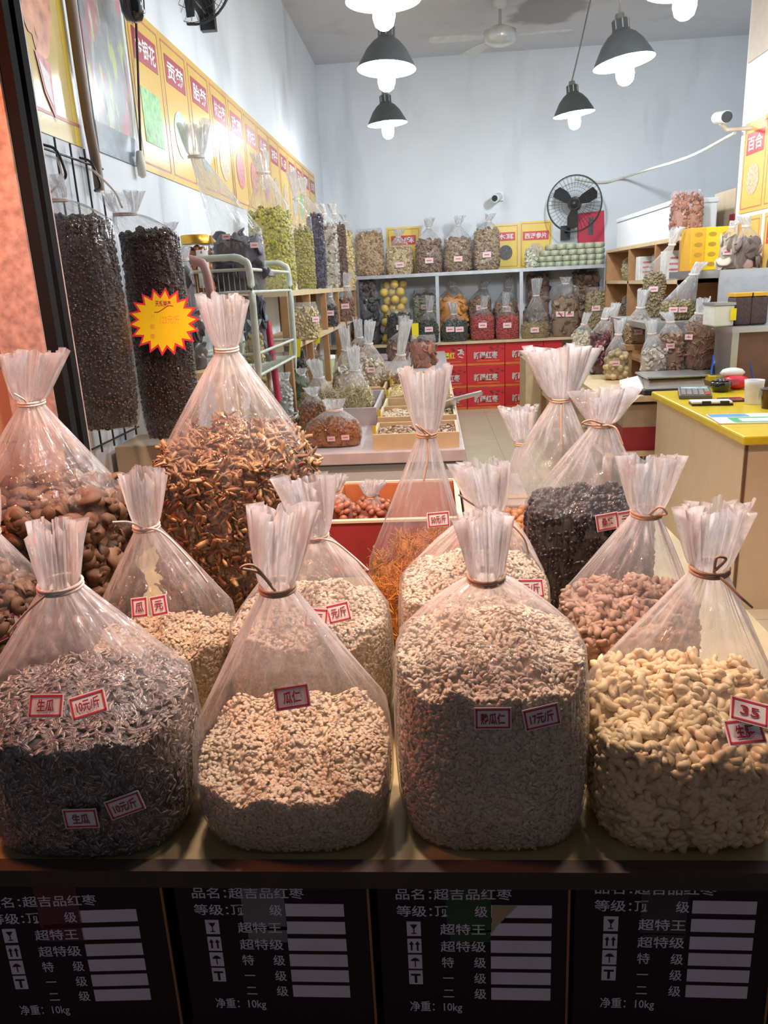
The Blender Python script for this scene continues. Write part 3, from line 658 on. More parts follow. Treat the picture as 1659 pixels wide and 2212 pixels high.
# ---------------------------------------------------------------- second row
front_bag('melon_seed_bag', 'tied clear bag of pale seeds standing between the sunflower seeds and the dried strips', 'bag', B2Y, 225, 512, 1325, (316, 1135), (303, 1018), 110, (1420, 1328), 'melon', 'seed_filling',
    tags=[(304, 1312, .1, '瓜'), (345, 1308, .15, '元')], tails=[[(280, 1128, .02), (243, 1128, .03)], [(350, 1150, .02), (410, 1210, .03), (448, 1258, .03)]], col='white_twine', tagsize=(.034, .040))
front_bag('pumpkin_seed_bag', 'tied clear bag of white pumpkin seeds behind the half full seed bag', 'bag', B2Y, 512, 852, 1330, (680, 1156), (655, 1032), 140, (1400, 1243), 'pumpkin', 'pumpkin_seed_filling',
    tags=[(684, 1335, -.1, '南'), (731, 1324, .12, '元/斤')], p=.85, dome=.03, rn=.02, tails=[[(720, 1170, .01), (760, 1200, .02), (795, 1232, .03)]], tagsize=(.046, .038), col='white_twine')
front_bag('pumpkin_seed_bag', 'tied clear bag of white seeds directly behind the beige kernel bag', 'bag', B2Y, 865, 1186, 1250, (1056, 1106), (1042, 1003), 140, (1330, 1190), 'pumpkin', 'pumpkin_seed_filling',
    tags=[(1144, 1272, -.18, '元/斤')], p=.75, dome=.03, rn=.021, tails=[[(1015, 1085, .02), (990, 1068, .03)], [(1100, 1130, .01), (1130, 1160, .02), (1142, 1195, .02)]])
front_bag('red_skinned_cashew_bag', 'tied clear bag of brown cashews still in their skins', 'bag', B2Y, 1207, 1492, 1300, (1396, 1106), (1408, 988), 135, (1375, 1248), 'redcashew', 'cashew_filling', rn=.021,
    tails=[[(1425, 1095, .02), (1440, 1110, .02), (1420, 1112, .01)]], pieces=('cashew', 90, None))
front_bag('dark_mushroom_bag', 'bag of black dried mushrooms at the left edge beside the pillar', 'bag', 1.45, -152, 84, 1250, (-30, 1150), (-60, 1060), 110, (1330, 1235), 'mushroom', 'mushroom_filling', size=.8,
    tags=[(16, 1352, .2, '元')], tagsize=(.06, .045))
# ---------------------------------------------------------------- third row
front_bag('mushroom_bag', 'tall tied bag of round brown dried mushrooms in front of the tiled pillar', 'bag', 1.78, -35, 276, 1075, (68, 868), (74, 762), 150, (1120, 1032), 'mushroom', 'mushroom_filling', rn=.022,
    tags=[(14, 1157, .0, '香'), (57, 1150, .06, '元')], tagsize=(.05, .05), col='white_twine', pieces=('mushroom', 70, None), tails=[[(50, 862, .02), (30, 850, .03)]])
front_bag('dried_strip_bag', 'tallest tied bag, of brown dried tea-tree mushroom strips', 'bag', B3Y + .02, 355, 694, 1000, (490, 753), (480, 645), 112, (1015, 915), 'strip', 'dried_strip_filling', rn=.020, dome=.03, lump=.012, col='white_twine')
front_bag('orange_fungus_bag', 'narrow tied bag of thin orange strands with a 50 yuan card', 'bag', B3Y + .02, 802, 1016, 1200, (922, 936), (917, 800), 124, (1265, 1150), 'strand', 'strand_filling', rn=.018, sx=.045, dome=.02, lump=.012,
    tags=[(946, 1122, .0, '50元/斤')], tagsize=(.055, .037), tails=[[(925, 980, .01), (915, 1040, .02)], [(905, 925, .02), (900, 918, .02), (930, 940, 0)]])
front_bag('mulberry_bag', 'tied bag of black dried mulberries beside the desk', 'bag', B3Y, 1132, 1402, 1090, (1302, 914), (1312, 842), 140, (1120, 1052), 'mulberry', 'mulberry_filling', rn=.020,
    tags=[(1311, 1126, .16, '桑椹'), (1352, 1121, .1, '元')], tagsize=(.052, .040), tails=[[(1275, 908, .02), (1258, 915, .02), (1285, 920, .0)], [(1330, 925, .01), (1345, 960, .02)]])
front_bag('nut_bag', 'wide-topped tied bag of orange nuts behind the mulberries', 'bag', 2.16, 1088, 1292, 1030, (1210, 861), (1204, 752), 150, (1150, 1098), 'nut', 'nut_filling', rn=.020, th=.05, tails=[[(1212, 900, .01), (1213, 960, .02)]])
front_bag('nut_bag', 'small tied bag with a bright fanned top, just left of the wide-topped bag', 'bag', 2.52, 1078, 1178, 1065, (1126, 956), (1118, 882), 90, (1120, 1085), 'nut', 'nut_filling', rn=.016)

# ---------------------------------------------------------------- bin with jujubes, behind the third row
mat('red_board', (.30, .025, .03), .5, var=.15); mat('cream_edge', (.72, .58, .42), .6); mat('orange_wood', (.50, .18, .07), .5, var=.15); mat('jujube', (.3, .1, .05), .4, island=C((.26, .08, .04), (.40, .16, .09), (.48, .22, .14)))
t = thing('display_bin', 'red open bin with pale rim holding small bags of jujubes', 'bin', (-.13, 2.5, TZ)); X0, X1, Y0, Y1, Z1 = -.36, .075, 2.265, 2.76, .80
mb = MB()
for a, b_ in (((X0, Y0, TZ), (X1, Y0 + .014, Z1)), ((X0, Y1 - .014, TZ), (X1, Y1, Z1)), ((X0, Y0 + .014, TZ), (X0 + .014, Y1 - .014, Z1)), ((X1 - .014, Y0 + .014, TZ), (X1, Y1 - .014, Z1)), ((X0, Y0, TZ), (X1, Y1, TZ + .01))): mb.box(a, b_)
mb.build('bin_body', MATS['red_board'], t)
mb = MB()
for a, b_ in (((X0 + .015, Y1 - .02, TZ + .01), (X1 - .015, Y1 - .0142, Z1 - .002)), ((X0 + .0142, Y0 + .02, TZ + .01), (X0 + .02, Y1 - .02, Z1 - .002))): mb.box(a, b_)
mb.build('lining', MATS['orange_wood'], t)
mb = MB()
for a, b_ in (((X0 - .003, Y0 - .004, Z1), (X1 + .003, Y0 + .016, Z1 + .008)), ((X0 - .003, Y1 - .014, Z1), (X1 + .003, Y1 + .002, Z1 + .008)), ((X0 - .003, Y0 + .016, Z1), (X0 + .014, Y1 - .014, Z1 + .008)), ((X1 - .014, Y0 + .016, Z1), (X1 + .003, Y1 - .014, Z1 + .008))): mb.box(a, b_)
mb.build('rim', MATS['cream_edge'], t)
KINDS['jujube'] = (ellipsoid(.032, .023, .021, 4, 8), 'jujube', .032 * .023, 1.15, .4, .12)
for i, (xl, xr, nx, ny, Yb, lb) in enumerate(((768, 846, 802, 1070, 2.50, 'small bag of jujubes with a raised white film fan, in the red bin'), (690, 766, 722, 1060, 2.44, 'small bag of jujubes against the bin end behind the seed tassels'))):
    front_bag('jujube_bag', lb, 'bag', Yb, xl, xr, 1092, (nx, ny), (nx + 4, ny - 30), 60, (1098, 1082), 'jujube', 'jujube_filling', z0=TZ + .012, rn=.012, ymid=1110, pieces=('jujube', 24, None), haze=1.2)
t = thing('cardboard_box', 'plain grey-brown box right of the red bin', 'box', (.18, 2.5, TZ)); mat('cardboard', (.46, .36, .25), .7, var=.08); mat('cardboard_grey', (.40, .34, .30), .7, var=.08)
MB().box((.085, 2.36, TZ), (.30, 2.78, .815)).build('box', MATS['cardboard_grey'], t, bevel=.004)
mb = MB(); mb.plate((.14, 2.33, .818), (.055, 0, 0), (0, .03, .004), .003); mb.plate((.245, 2.45, .8185), (.05, 0, 0), (0, .02, .001), .003); mb.build('flap', MATS['cardboard'], t)
# ---------------------------------------------------------------- pendant lamps, fans, cameras, cables
mat('shade_grey', (.10, .11, .115), .45, .2); mat('shade_white', (.85, .86, .88), .4); mat('cord_grey', (.32, .30, .30), .6); mat('steel', (.55, .56, .57), .3, .8, var=.05)
mat('white_plastic', (.80, .80, .80), .4); mat('cream_plastic', (.75, .72, .62), .5); mat('black_plastic', (.02, .02, .022), .4)
def pendant(px, py, Y, label, tilt=(0, 0), R=.182, top=None, glow=300):
    bm = mat('bulb_glow_%d' % glow, (.90, .96, 1.0), .4, emit=glow, var=0)
    c = at(px, py, Y); t = thing('pendant_lamp', label, 'lamp', c, 'pendant lamps'); T = frame(c, 0, tilt[0], tilt[1])
    out = [(.045, .235), (.052, .23), (.052, .175), (.062, .165), (.085, .15), (.125, .105), (R - .014, .03), (R, 0)]
    mb = MB(); mb.T = T; mb.lathe(out, seg=36, caps=False); mb.lathe([(R, 0), (R - .004, .001), (R - .02, .028), (.12, .10), (.08, .143), (.05, .158), (.0, .16)], seg=36, mi=1, caps=False)
    mb.build('lamp_shade', [MATS['shade_grey'], MATS['shade_white']], t)
    mb = MB(); mb.T = T; mb.lathe([(.001, .27), (.026, .268), (.030, .24), (.046, .236), (.046, .20)], seg=20, caps=False)
    for k in range(8): a = k * PI / 4; mb.cbox((.05 * math.cos(a), .05 * math.sin(a), .205), (.008, .008, .05))
    mb.build('lamp_holder', MATS['steel'], t)
    mb = MB(); mb.T = T; mb.lathe([(.02, .15), (.026, .10), (.046, .06), (.054, .0), (.054, -.07), (.044, -.105), (.022, -.122), (.001, -.126)], seg=20); mb.build('bulb', bm, t)
    p = (T @ np.array([0, 0, .265, 1]))[:3]; q = top if top is not None else np.array([p[0], p[1], CZ])
    MB().tube([p, (p + q) / 2 + [.004, 0, 0], q], .007, 6).build('cord', MATS['cord_grey'], t)
    return t
pendant(828, 2, 4.2, 'pendant lamp cut by the top edge, hanging nearest in front of the ceiling', glow=45)
pendant(835, 150, 5.3, 'dark shaded pendant lamp directly above the smallest left one', (-.05, .04), glow=85)
pendant(837, 268, 7.7, 'small far pendant lamp, lower of the left column of lamps', (.02, -.05), glow=180)
pendant(1348, 136, 5.3, 'largest tilted pendant lamp, upper right, on a thick cord', (-.04, -.13), glow=400)
pendant(1240, 247, 7.7, 'small tilted pendant lamp hung from a looped cord below the ceiling stain', (.02, -.10), top=atz(1278, -12, CZ), glow=480)
pendant(1481, -22, 4.2, 'pendant lamp of which only the glowing bulb tip shows at the top right', glow=230)
mat('fan_white', (.66, .68, .68), .35); mat('fan_hub', (.70, .74, .72), .25, .3)
c = at(1080, 80, 8.3); t = thing('ceiling_fan', 'white three-bladed ceiling fan on a rod, between the lamps', 'fan', c)
MB().lathe([(.02, .10), (.06, .09), (.15, .05), (.155, .0), (.14, -.05), (.06, -.075), (.001, -.08)], c, 28).build('motor_housing', MATS['fan_hub'], t)
MB().tube([c + [0, 0, .09], [c[0], c[1], CZ]], .014, 10).build('rod', MATS['steel'], t)
MB().lathe([(.07, CZ - c[2] - .001), (.06, CZ - c[2] - .05), (.02, CZ - c[2] - .07)], c, 16).build('canopy', MATS['fan_white'], t)
for a in (-.05, 2.04, 3.20):
    T = frame(c + [0, 0, .01], a); mb = MB(); mb.T = T @ rot('X', .16); P = [(.14, -.025), (.22, -.05), (.40, -.068), (.62, -.066), (.67, -.04), (.67, .04), (.62, .062), (.40, .062), (.22, .045), (.14, .025)]
    V = [(x, y, 0) for x, y in P] + [(x, y, -.006) for x, y in P]; n = len(P)
    mb.add(V, [list(range(n)), list(range(n, 2 * n))[::-1]] + [[i, i + n, (i + 1) % n + n, (i + 1) % n] for i in range(n)]); mb.build('blade', MATS['fan_white'], t)

def cage_fan(c, face, R, label, bracket_to):
    t = thing('wall_fan', label, 'fan', c); f = np.array(face, float); f /= np.linalg.norm(f)
    q = Vector(f).to_track_quat('Z', 'Y').to_matrix(); T = np.eye(4); T[:3, :3] = np.array(q); T[:3, 3] = c
    th = np.linspace(0, 2 * PI, 40, endpoint=False); mb = MB(); mb.T = T
    for r, z, w in ((1, 0, .007), (.97, .05, .0018), (.72, .085, .0018), (.45, .10, .0018), (.2, .105, .005), (.97, -.05, .0018), (.6, -.085, .0018), (.25, -.09, .004)):
        mb.tube(np.stack([R * r * np.cos(th), R * r * np.sin(th), 0 * th + z], -1), w, 5, 0, True)
    for k in range(40):
        a = 2 * PI * k / 40; cs, sn = math.cos(a), math.sin(a)
        for sgn in (1, -1): mb.tube([(R * r * cs, R * r * sn, sgn * z) for r, z in ((.12, .104), (.45, .10), (.72, .085), (.93, .06), (1, 0))], .0011, 4)
    mb.build('wire_guard', MATS['black_metal'], t)
    for k in range(3):
        a = 2 * PI * k / 3 + .5; mb = MB(); mb.T = T @ rot('Z', a); P = [(.05, -.03), (.14, -.075), (.24, -.075), (.27, -.02), (.25, .05), (.12, .045), (.05, .03)]; P = [(x * R / .30, y * R / .30) for x, y in P]
        n = len(P); z = lambda y: -.02 + y * .45; V = [(x, y, z(y)) for x, y in P] + [(x, y, z(y) - .005) for x, y in P]
        mb.add(V, [list(range(n)), list(range(n, 2 * n))[::-1]] + [[i, i + n, (i + 1) % n + n, (i + 1) % n] for i in range(n)]); mb.build('blade', MATS['black_plastic'], t)
    mb = MB(); mb.T = T; mb.lathe([(.001, .085), (.04, .08), (.055, .05), (.055, -.02), (.07, -.06), (.07, -.16), (.05, -.19), (.001, -.20)], seg=18); mb.build('motor', MATS['black_plastic'], t)
    b = np.array(bracket_to, float); m_ = (T @ np.array([0, 0, -.13, 1]))[:3]
    mb = MB(); mb.tube(smooth([m_, m_ + (b - m_) * [.1, .1, .55], b]), .024, 8); mb.cbox(b, (.11, .05, .16)); mb.build('wall_bracket', MATS['black_metal'], t)
    return t
cage_fan(at(1241, 440, 9.62), (-.22, -1, -.05), .305, 'black wire-guarded wall fan above the red poster', at(1221, 503, 9.955))
cage_fan(at(404, -62, 4.6), (.62, -1, -.35), .235, 'black wall fan of which only the lower guard shows at the top', (LW + .03, 4.95, at(404, -62, 4.6)[2] - .1))
c = at(285, 2, 3.45); t = thing('speaker', 'black glossy speaker hanging in front of the pepper poster', 'speaker', c); mat('black_gloss', (.008, .008, .01), .12, coat=.5)
MB().lathe([(.001, -.075), (.03, -.07), (.046, -.04), (.05, .02), (.05, .14), (.03, .17), (.001, .175)], c, 24).build('housing', MATS['black_gloss'], t)
MB().tube([c + [0, 0, .17], c + [-.005, 0, .6], [LW + .01, c[1], c[2] + .7]], .008, 6).build('hanger', MATS['black_plastic'], t)
t = thing('power_cord', 'thin dark cord with a plug hanging down the wall beside the poster row', 'cord', atx(303, 340, LW + .03))
MB().tube([atx(px, py, LW + .02) for px, py in ((292, 0), (297, 120), (301, 240), (304, 335))], .0055, 6).build('cable', MATS['dark_rubber'], t)
mb = MB(); p = atx(304, 352, LW + .03); mb.lathe([(.004, .05), (.014, .045), (.02, .0), (.018, -.05), (.006, -.06)], p, 12); mb.build('plug', MATS['cream_plastic'], t)
tag(MB().tube(smooth([atx(px, py, LW + .035) for px, py in ((140, -60), (152, 0), (170, 130), (190, 260), (207, 350), (216, 415))]), .019, 10).build('conduit', mat('conduit_brown', (.22, .15, .10), .5)), 'brown ribbed conduit running down the left wall between two posters', 'pipe')
c = at(1075, 430, 9.96); t = thing('security_camera', 'small white security camera on the back wall', 'camera', c)
MB().tube([c + [.01, -.07, .02], c + [-.05, -.22, -.01]], [.045, .05], 12).build('body', MATS['white_plastic'], t); MB().tube([c + [-.05, -.222, -.01], c + [-.055, -.235, -.012]], .034, 12).build('lens', MATS['black_gloss'], t)
mb = MB(); mb.cbox(c + [.02, .02, .03], (.10, .03, .10)); mb.tube([c + [.02, .0, .03], c + [0, -.09, .02]], .016, 8); mb.build('mount', MATS['white_plastic'], t)
c = at(1563, 256, 6.3); t = thing('security_camera', 'black-faced bullet camera on a white arm at the right pillar', 'camera', c)
MB().tube([c + [0, .14, .03], c + [0, -.06, 0]], .042, 14).build('body', MATS['white_plastic'], t); MB().tube([c + [0, -.061, 0], c + [0, -.07, -.002]], .038, 14).build('lens', MATS['black_gloss'], t)
MB().tube([c + [.0, .06, -.02], c + [.06, .1, -.06], (2.4, c[1] + .1, c[2] - .06)], .014, 8).build('arm', MATS['cream_plastic'], t)
tag(MB().tube(smooth([at(1243, 386, 9.96), at(1300, 394, 9.96), at(1345, 384, 9.9), at(1392, 369, 8.9), at(1490, 338, 7.4), at(1588, 287, 6.62)], 30), .013, 8).build('cable', MATS['cream_plastic']), 'sagging cream cable strung from the back wall to the right pillar', 'cord')

# ---------------------------------------------------------------- posters
mat('poster_yellow', (.80, .53, .14), .25, var=.03); mat('poster_bright', (.86, .62, .10), .3, var=.03); mat('poster_cream', (.80, .64, .28), .15, var=.06, coat=.6); mat('poster_line', (.50, .20, .14), .4)
mat('poster_red', (.42, .06, .09), .35, var=.04); mat('poster_bright_red', (.62, .05, .05), .35, var=.04); mat('print_white', (.85, .82, .82), .5, var=.02); mat('print_green', (.22, .50, .18), .4, var=.5, scale=30); mat('print_teal', (.45, .60, .62), .4, var=.4, scale=30)
mat('print_tan', (.60, .48, .30), .4, var=.4, scale=40); mat('print_dark', (.10, .09, .09), .4, var=.6, scale=40); mat('print_pink', (.62, .22, .24), .4, var=.4, scale=30); mat('print_violet', (.45, .40, .62), .4, var=.3, scale=30)
def poster(o, ux, w, h, text, label, sheet='poster_yellow', red='poster_red', pic='print_tan', hdr=.20, group=None, oval=True, tw=.72, hh=None):
    """printed sheet: o centre of the sheet, ux to the reader's right"""
    ux = np.array(ux, float); uz = np.array([0, 0, 1.]); n = np.cross(ux, uz); o = np.array(o, float); t = thing('wall_poster', label, 'poster', o - uz * h / 2, group)
    MB().plate(o, ux * w / 2, uz * h / 2, .003).build('sheet', MATS[sheet], t); mb = MB(); iw, ih = w * .44, h * .45
    for s_ in (-1, 1): mb.plate(o + n * .0012 + ux * s_ * iw, ux * .004, uz * ih, .001); mb.plate(o + n * .0012 + uz * s_ * ih, ux * iw, uz * .004, .001)
    mb.build('printed_border', MATS['poster_line'], t)
    if text: 
        hp = o + n * .0015 + uz * h * (.5 - hdr); hh = hh or min(.085, h * .095); mb = MB(); mb.plate(hp, ux * w * tw / 2, uz * hh, .001, 0); mb.text(text, hp, ux, uz, hh * 1.25, 1, .001, .02, fit=w * tw * .84); mb.build('title_block', [MATS[red], MATS['print_white']], t)
    if pic:
        mb = MB(); th = np.linspace(0, 2 * PI, 24, endpoint=False); pc = o + n * .002 - uz * h * .14; mb.add([pc + ux * w * .26 * math.cos(a) + uz * h * .17 * math.sin(a) for a in th], [list(range(24))]) if oval else mb.plate(pc, ux * w * .30, uz * h * .17, .001); mb.build('picture', MATS[pic], t)
    return t
PZ0, PZ1 = 2.05, 2.72; names = ['金银花', '贡菊', '胎菊', '杭白菊', '玫瑰', '枸杞', '山楂', '决明子', '陈皮', '茉莉', '荷叶', '麦冬', '甘草']
pics = ['print_green', 'print_teal', 'print_teal', 'print_tan', 'print_pink', 'print_pink', 'print_pink', 'print_tan', 'print_tan', 'print_teal', 'print_green', 'print_tan', 'print_tan']
words_ = ['first, beside the hanging cord, with a green picture', 'second along the left wall, with a pale flower picture', 'third along the left wall', 'fourth along the left wall, with three characters', 'fifth along the left wall, half behind bag tops', 'sixth along the left wall behind bag tops', 'seventh along the left wall', 'eighth along the left wall', 'ninth along the left wall', 'tenth along the left wall', 'eleventh along the left wall', 'twelfth along the left wall', 'last along the left wall, next to the far corner']
for i in range(13):
    y = 3.66 + .43 * i + .215; poster((LW + .005, y, (PZ0 + PZ1) / 2), (0, 1, 0), .428, PZ1 - PZ0, names[i], 'yellow tea poster with maroon title, ' + words_[i], pic=pics[i], hdr=.22, group='yellow posters along the left wall', oval=i != 0)
t = thing('wall_poster', 'large cream yellow poster with a pink flower motif, nearest the pillar', 'poster', (LW, 2.81, 2.04)); o = np.array([LW + .005, 2.81, 2.70]); ux, uz, n = np.array([0, 1., 0]), np.array([0, 0, 1.]), np.array([1., 0, 0])
MB().plate(o, ux * .23, uz * .66, .003).build('sheet', MATS['poster_cream'], t)
mb = MB(); mb.plate(o + n * .001 + ux * .19, ux * .022, uz * .66, .001, 1); mb.plate(o + n * .0015 - uz * .590, ux * .23, uz * .006, .001); mb.plate(o + n * .0015 - ux * .20, ux * .004, uz * .52, .001); mb.build('printed_border', [MATS['poster_line'], MATS['poster_bright']], t)
mb = MB(); mat('motif_pink', (.75, .34, .22), .3, var=.45, scale=14)
for k in range(26):
    a = RNG.uniform(0, 6.28); r = RNG.uniform(0, 1); pc = o + n * (.002 + k * .00005) + ux * (-.0 + .07 * r * math.cos(a)) + uz * (-.28 + .17 * r * math.sin(a)); th = np.linspace(0, 2 * PI, 10, endpoint=False); s1, s2, ro = RNG.uniform(.02, .04), RNG.uniform(.05, .09), RNG.uniform(-.6, .6)
    mb.add([pc + ux * (s1 * math.cos(b) * math.cos(ro) - s2 * math.sin(b) * math.sin(ro)) + uz * (s1 * math.cos(b) * math.sin(ro) + s2 * math.sin(b) * math.cos(ro)) for b in th], [list(range(10))])
mb.build('printed_flower', MATS['motif_pink'], t)
mb = MB(); pc = o + n * .004 + ux * -.01 - uz * .50; mb.add([pc + ux * .05 + uz * .07, pc - ux * .05 + uz * .09, pc - ux * .02 - uz * .03, pc + ux * .04 - uz * .11], [[0, 1, 2, 3]]); mb.add([pc + n * .001 + ux * .03 + uz * .03, pc + n * .001 - ux * .035 + uz * .07, pc + n * .001 - ux * .012 - uz * .02, pc + n * .001 + ux * .03 - uz * .07], [[0, 1, 2, 3]], 1); mb.build('printed_diamond', [MATS['print_pink'], MATS['print_white']], t)
m = mat('pepper_print', (.40, .43, .46), .22, coat=.5); nt = m.node_tree; b = nt.nodes['Principled BSDF']; L = nt.links    # a photograph of chilli plants
tc = nt.nodes.new('ShaderNodeTexCoord'); mp = nt.nodes.new('ShaderNodeMapping'); mp.inputs['Scale'].default_value = (1, 9, 2.6); mp.inputs['Rotation'].default_value = (.25, 0, 0); L.new(tc.outputs['Object'], mp.inputs[0])
prev = b.inputs['Base Color'].links[0].from_socket
for off, col, lo, hi, dens in ((0, (.62, .30, .34), .52, .60, 1.4), (7, (.62, .68, .34), .56, .63, 2.4), (13, (.72, .75, .76), .60, .72, 1.7), (19, (.15, .17, .20), .60, .70, 1.2)):
    nz = nt.nodes.new('ShaderNodeTexNoise'); nz.inputs['Scale'].default_value = dens; nz.inputs['Detail'].default_value = 3; va = nt.nodes.new('ShaderNodeVectorMath'); va.inputs[1].default_value = (off, off, off); L.new(mp.outputs[0], va.inputs[0]); L.new(va.outputs[0], nz.inputs['Vector'])
    r = nt.nodes.new('ShaderNodeValToRGB'); r.color_ramp.elements[0].position = lo; r.color_ramp.elements[1].position = hi; L.new(nz.outputs['Fac'], r.inputs[0]); mx = nt.nodes.new('ShaderNodeMix'); mx.data_type = 'RGBA'
    L.new(r.outputs['Color'], mx.inputs['Factor']); L.new(prev, mx.inputs['A']); mx.inputs['B'].default_value = (*col, 1); prev = mx.outputs['Result']
L.new(prev, b.inputs['Base Color'])
t = thing('wall_poster', 'glossy grey photo poster of hanging red chilli peppers beside the conduit', 'poster', (LW, 3.40, 2.05)); MB().plate((LW + .005, 3.40, 2.71), (0, .22, 0), (0, 0, .66), .003).build('sheet', m, t)
MB().plate((LW + .007, 3.40, 2.105), (0, .22, 0), (0, 0, .055), .001).build('printed_foot', mat('print_slate', (.20, .23, .27), .25, var=.3, scale=20), t)
def bwposter(x0, x1, y0, y1, text, label, **k):
    A, B = at(x0, y1, 9.99), at(x1, y0, 9.99); poster(((A[0] + B[0]) / 2, 9.994, (A[2] + B[2]) / 2), (1, 0, 0), B[0] - A[0], B[2] - A[2], text, label, sheet='poster_bright', red='poster_bright_red', **k)
bwposter(838, 908, 488, 598, '天麻', 'bright yellow poster behind the bags of slices on the back shelf', hdr=.27, pic='print_teal', group='yellow posters on the back wall')
bwposter(1064, 1121, 482, 582, '木耳', 'bright yellow poster with two characters, half behind the tallest shelf bag', hdr=.28, pic='print_dark', group='yellow posters on the back wall')
bwposter(1122, 1193, 475, 580, '西洋参片', 'bright yellow poster with four characters, above the pale packets', hdr=.31, pic='print_tan', group='yellow posters on the back wall', tw=.8)
A, B = at(1250, 522, 9.99), at(1303, 462, 9.99); t = thing('wall_poster', 'plain red paper with a small black label, behind the wall fan', 'poster', ((A[0] + B[0]) / 2, 9.99, A[2])); mat('red_paper', (.62, .04, .08), .5, var=.05)
o = np.array([(A[0] + B[0]) / 2, 9.994, (A[2] + B[2]) / 2]); MB().plate(o, (.16, 0, .01), (-.008, 0, .18), .003).build('sheet', MATS['red_paper'], t); MB().plate(o + [0, -.003, .02], (.03, 0, 0), (0, 0, .10), .002).build('label_strip', MATS['print_dark'], t)
for (y, tx, z0, z1, lb, pc) in ((6.30, '百合', 1.90, 2.53, 'yellow poster of lily bulb on the right pillar, upper row, at its far edge', 'print_tan'), (5.86, '麦冬', 1.90, 2.53, 'yellow poster cut by the right edge of the picture, upper row', 'print_dark'), (6.30, None, 1.30, 1.87, 'yellow poster on the right pillar, lower row, half hidden', None), (5.80, '芡实', 1.30, 1.87, 'yellow poster with red title low on the right pillar, behind the mushroom bag', 'print_dark')):
    poster((2.395, y, (z0 + z1) / 2), (0, -1, 0), .44, z1 - z0, tx, lb, sheet='poster_yellow', red='poster_bright_red', pic=pc, hdr=.24, group='yellow posters on the right pillar', hh=.075)
t = tag(MB().box((2.385, 5.0, 2.95), (2.4, 6.55, 3.6)).build('wall_panel', mat('beige_panel', (.62, .52, .44), .6, var=.05)), 'beige paper panel pasted high on the right pillar', 'panel')

# ---------------------------------------------------------------- wire grid, hanging bags, boxes by the pillar
t = thing('wire_grid', 'black wire grid fixed to the wall below the cream poster', 'rack', (LW, 2.8, 1.0))
mb = MB()
for y in np.linspace(2.42, 3.12, 7): mb.tube([(LW + .02, y, .95), (LW + .02, y, 2.03)], .004, 5)
for z in np.linspace(.98, 1.98, 6): mb.tube([(LW + .026, 2.40, z), (LW + .026, 3.14, z)], .004, 5)
mb.build('wire_mesh', MATS['black_metal'], t)
for y in (2.66, 2.93): MB().tube(smooth([(LW + .03, y, 1.99), (LW + .07, y, 1.97), (LW + .09, y, 1.90), (LW + .06, y + .02, 1.88)]), .005, 6).build('hook', MATS['black_metal'], t)
KINDS['dark'] = (ellipsoid(.030, .022, .016, 3, 7), None, .03 * .022, 1.3, .4, .2); mat('dark_fruit', (.05, .02, .02), .35, island=C((.008, .004, .005), (.018, .008, .008), (.040, .013, .011))); KINDS['dark'] = (KINDS['dark'][0], 'dark_fruit') + KINDS['dark'][2:]
def hanging(label, cx, Y, ybot, yfill, w, neck, ttop, hook):
    b = at(cx, ybot, Y); x = at(cx, (ybot + yfill) / 2, Y)[0]; zt = at(cx, yfill, Y)[2]; t = thing('hanging_bag', label, 'bag', (x, Y, b[2]), 'long bags hung on the wire grid')
    nk = at(*neck, Y); sh = Shape(x, Y, b[2], w / 2, w * .34, zt, nk, .03, .55, n0=2.6, bulge=.06); tp = at(*ttop, Y)
    film(t, sh, max(.06, tp[2] - nk[2]), .075, .04, seg=90, rings=(12, 7, 8), lean=(tp[0] - nk[0], 0), haze=.6, m=FILM_TIGHT, pleat=1.3); filling(t, sh, zt - .005, zt + .005, 'dark', 'dried_fruit_filling', ghost=.15, size=.5, k=.93)
    tie(t, sh, .003, 'white_twine'); MB().tube(smooth([nk + [0, -.02, .02], (nk + np.array(hook)) / 2 + [.02, 0, 0], hook]), .004, 6).build('hanging_string', MATS['white_twine'], t)
    return sh
hanging('long dark bag hung close to the pillar', 190, 2.62, 925, 478, .26, (118, 432), (88, 380), (LW + .07, 2.66, 1.95))
h2 = hanging('long dark bag hung beside the pillar bag, carrying the star price sign', 350, 2.82, 945, 505, .205, (270, 462), (258, 415), (LW + .07, 2.93, 1.95))
p, n = h2.hit(360, 697); t = thing('price_sign', 'yellow starburst price sign with red edge stuck on a long dark bag', 'sign', p); mat('star_red', (.75, .03, .07), .4, var=.03); mat('star_yellow', (.92, .62, .01), .4, var=.03); mat('ink_orange', (.82, .33, .04), .5)
n = np.array([.05, -1, .12]); n /= np.linalg.norm(n); ux = np.cross([0, 0, 1.], n); ux /= np.linalg.norm(ux); uy = np.cross(n, ux); o = p + n * .035
cs, sn = math.cos(-.06), math.sin(-.06); ux, uy = ux * cs + uy * sn, uy * cs - ux * sn
for nm, R1, R2, dz, mt in (('red_star', .128, .097, 0, 'star_red'), ('yellow_star', .114, .085, .0012, 'star_yellow')):
    mb = MB(); N_ = 36; P = [o + n * dz + (ux * math.cos(PI * 2 * k / N_ + .1) + uy * math.sin(PI * 2 * k / N_ + .1) * .92) * (R1 if k % 2 == 0 else R2) for k in range(N_)]; mb.add(P + [q - n * .0012 for q in P], [list(range(N_)), list(range(N_, 2 * N_))[::-1]] + [[i, i + N_, (i + 1) % N_ + N_, (i + 1) % N_] for i in range(N_)]); mb.build(nm, MATS[mt], t)
mb = MB(); mb.text('天然特产', o + uy * .062, ux, uy, .020, 0, .002, .015, fit=.055); mb.tube(smooth([o + n * .002 + ux * u + uy * (.044 + .012 * math.sin(u * 60)) for u in np.linspace(-.032, .035, 6)]), .0012, 5)
for k, s in enumerate('小紫枣'): mb.text(s, o - ux * .040 + uy * (.018 - .034 * k), ux, uy, .018, 1, .002)
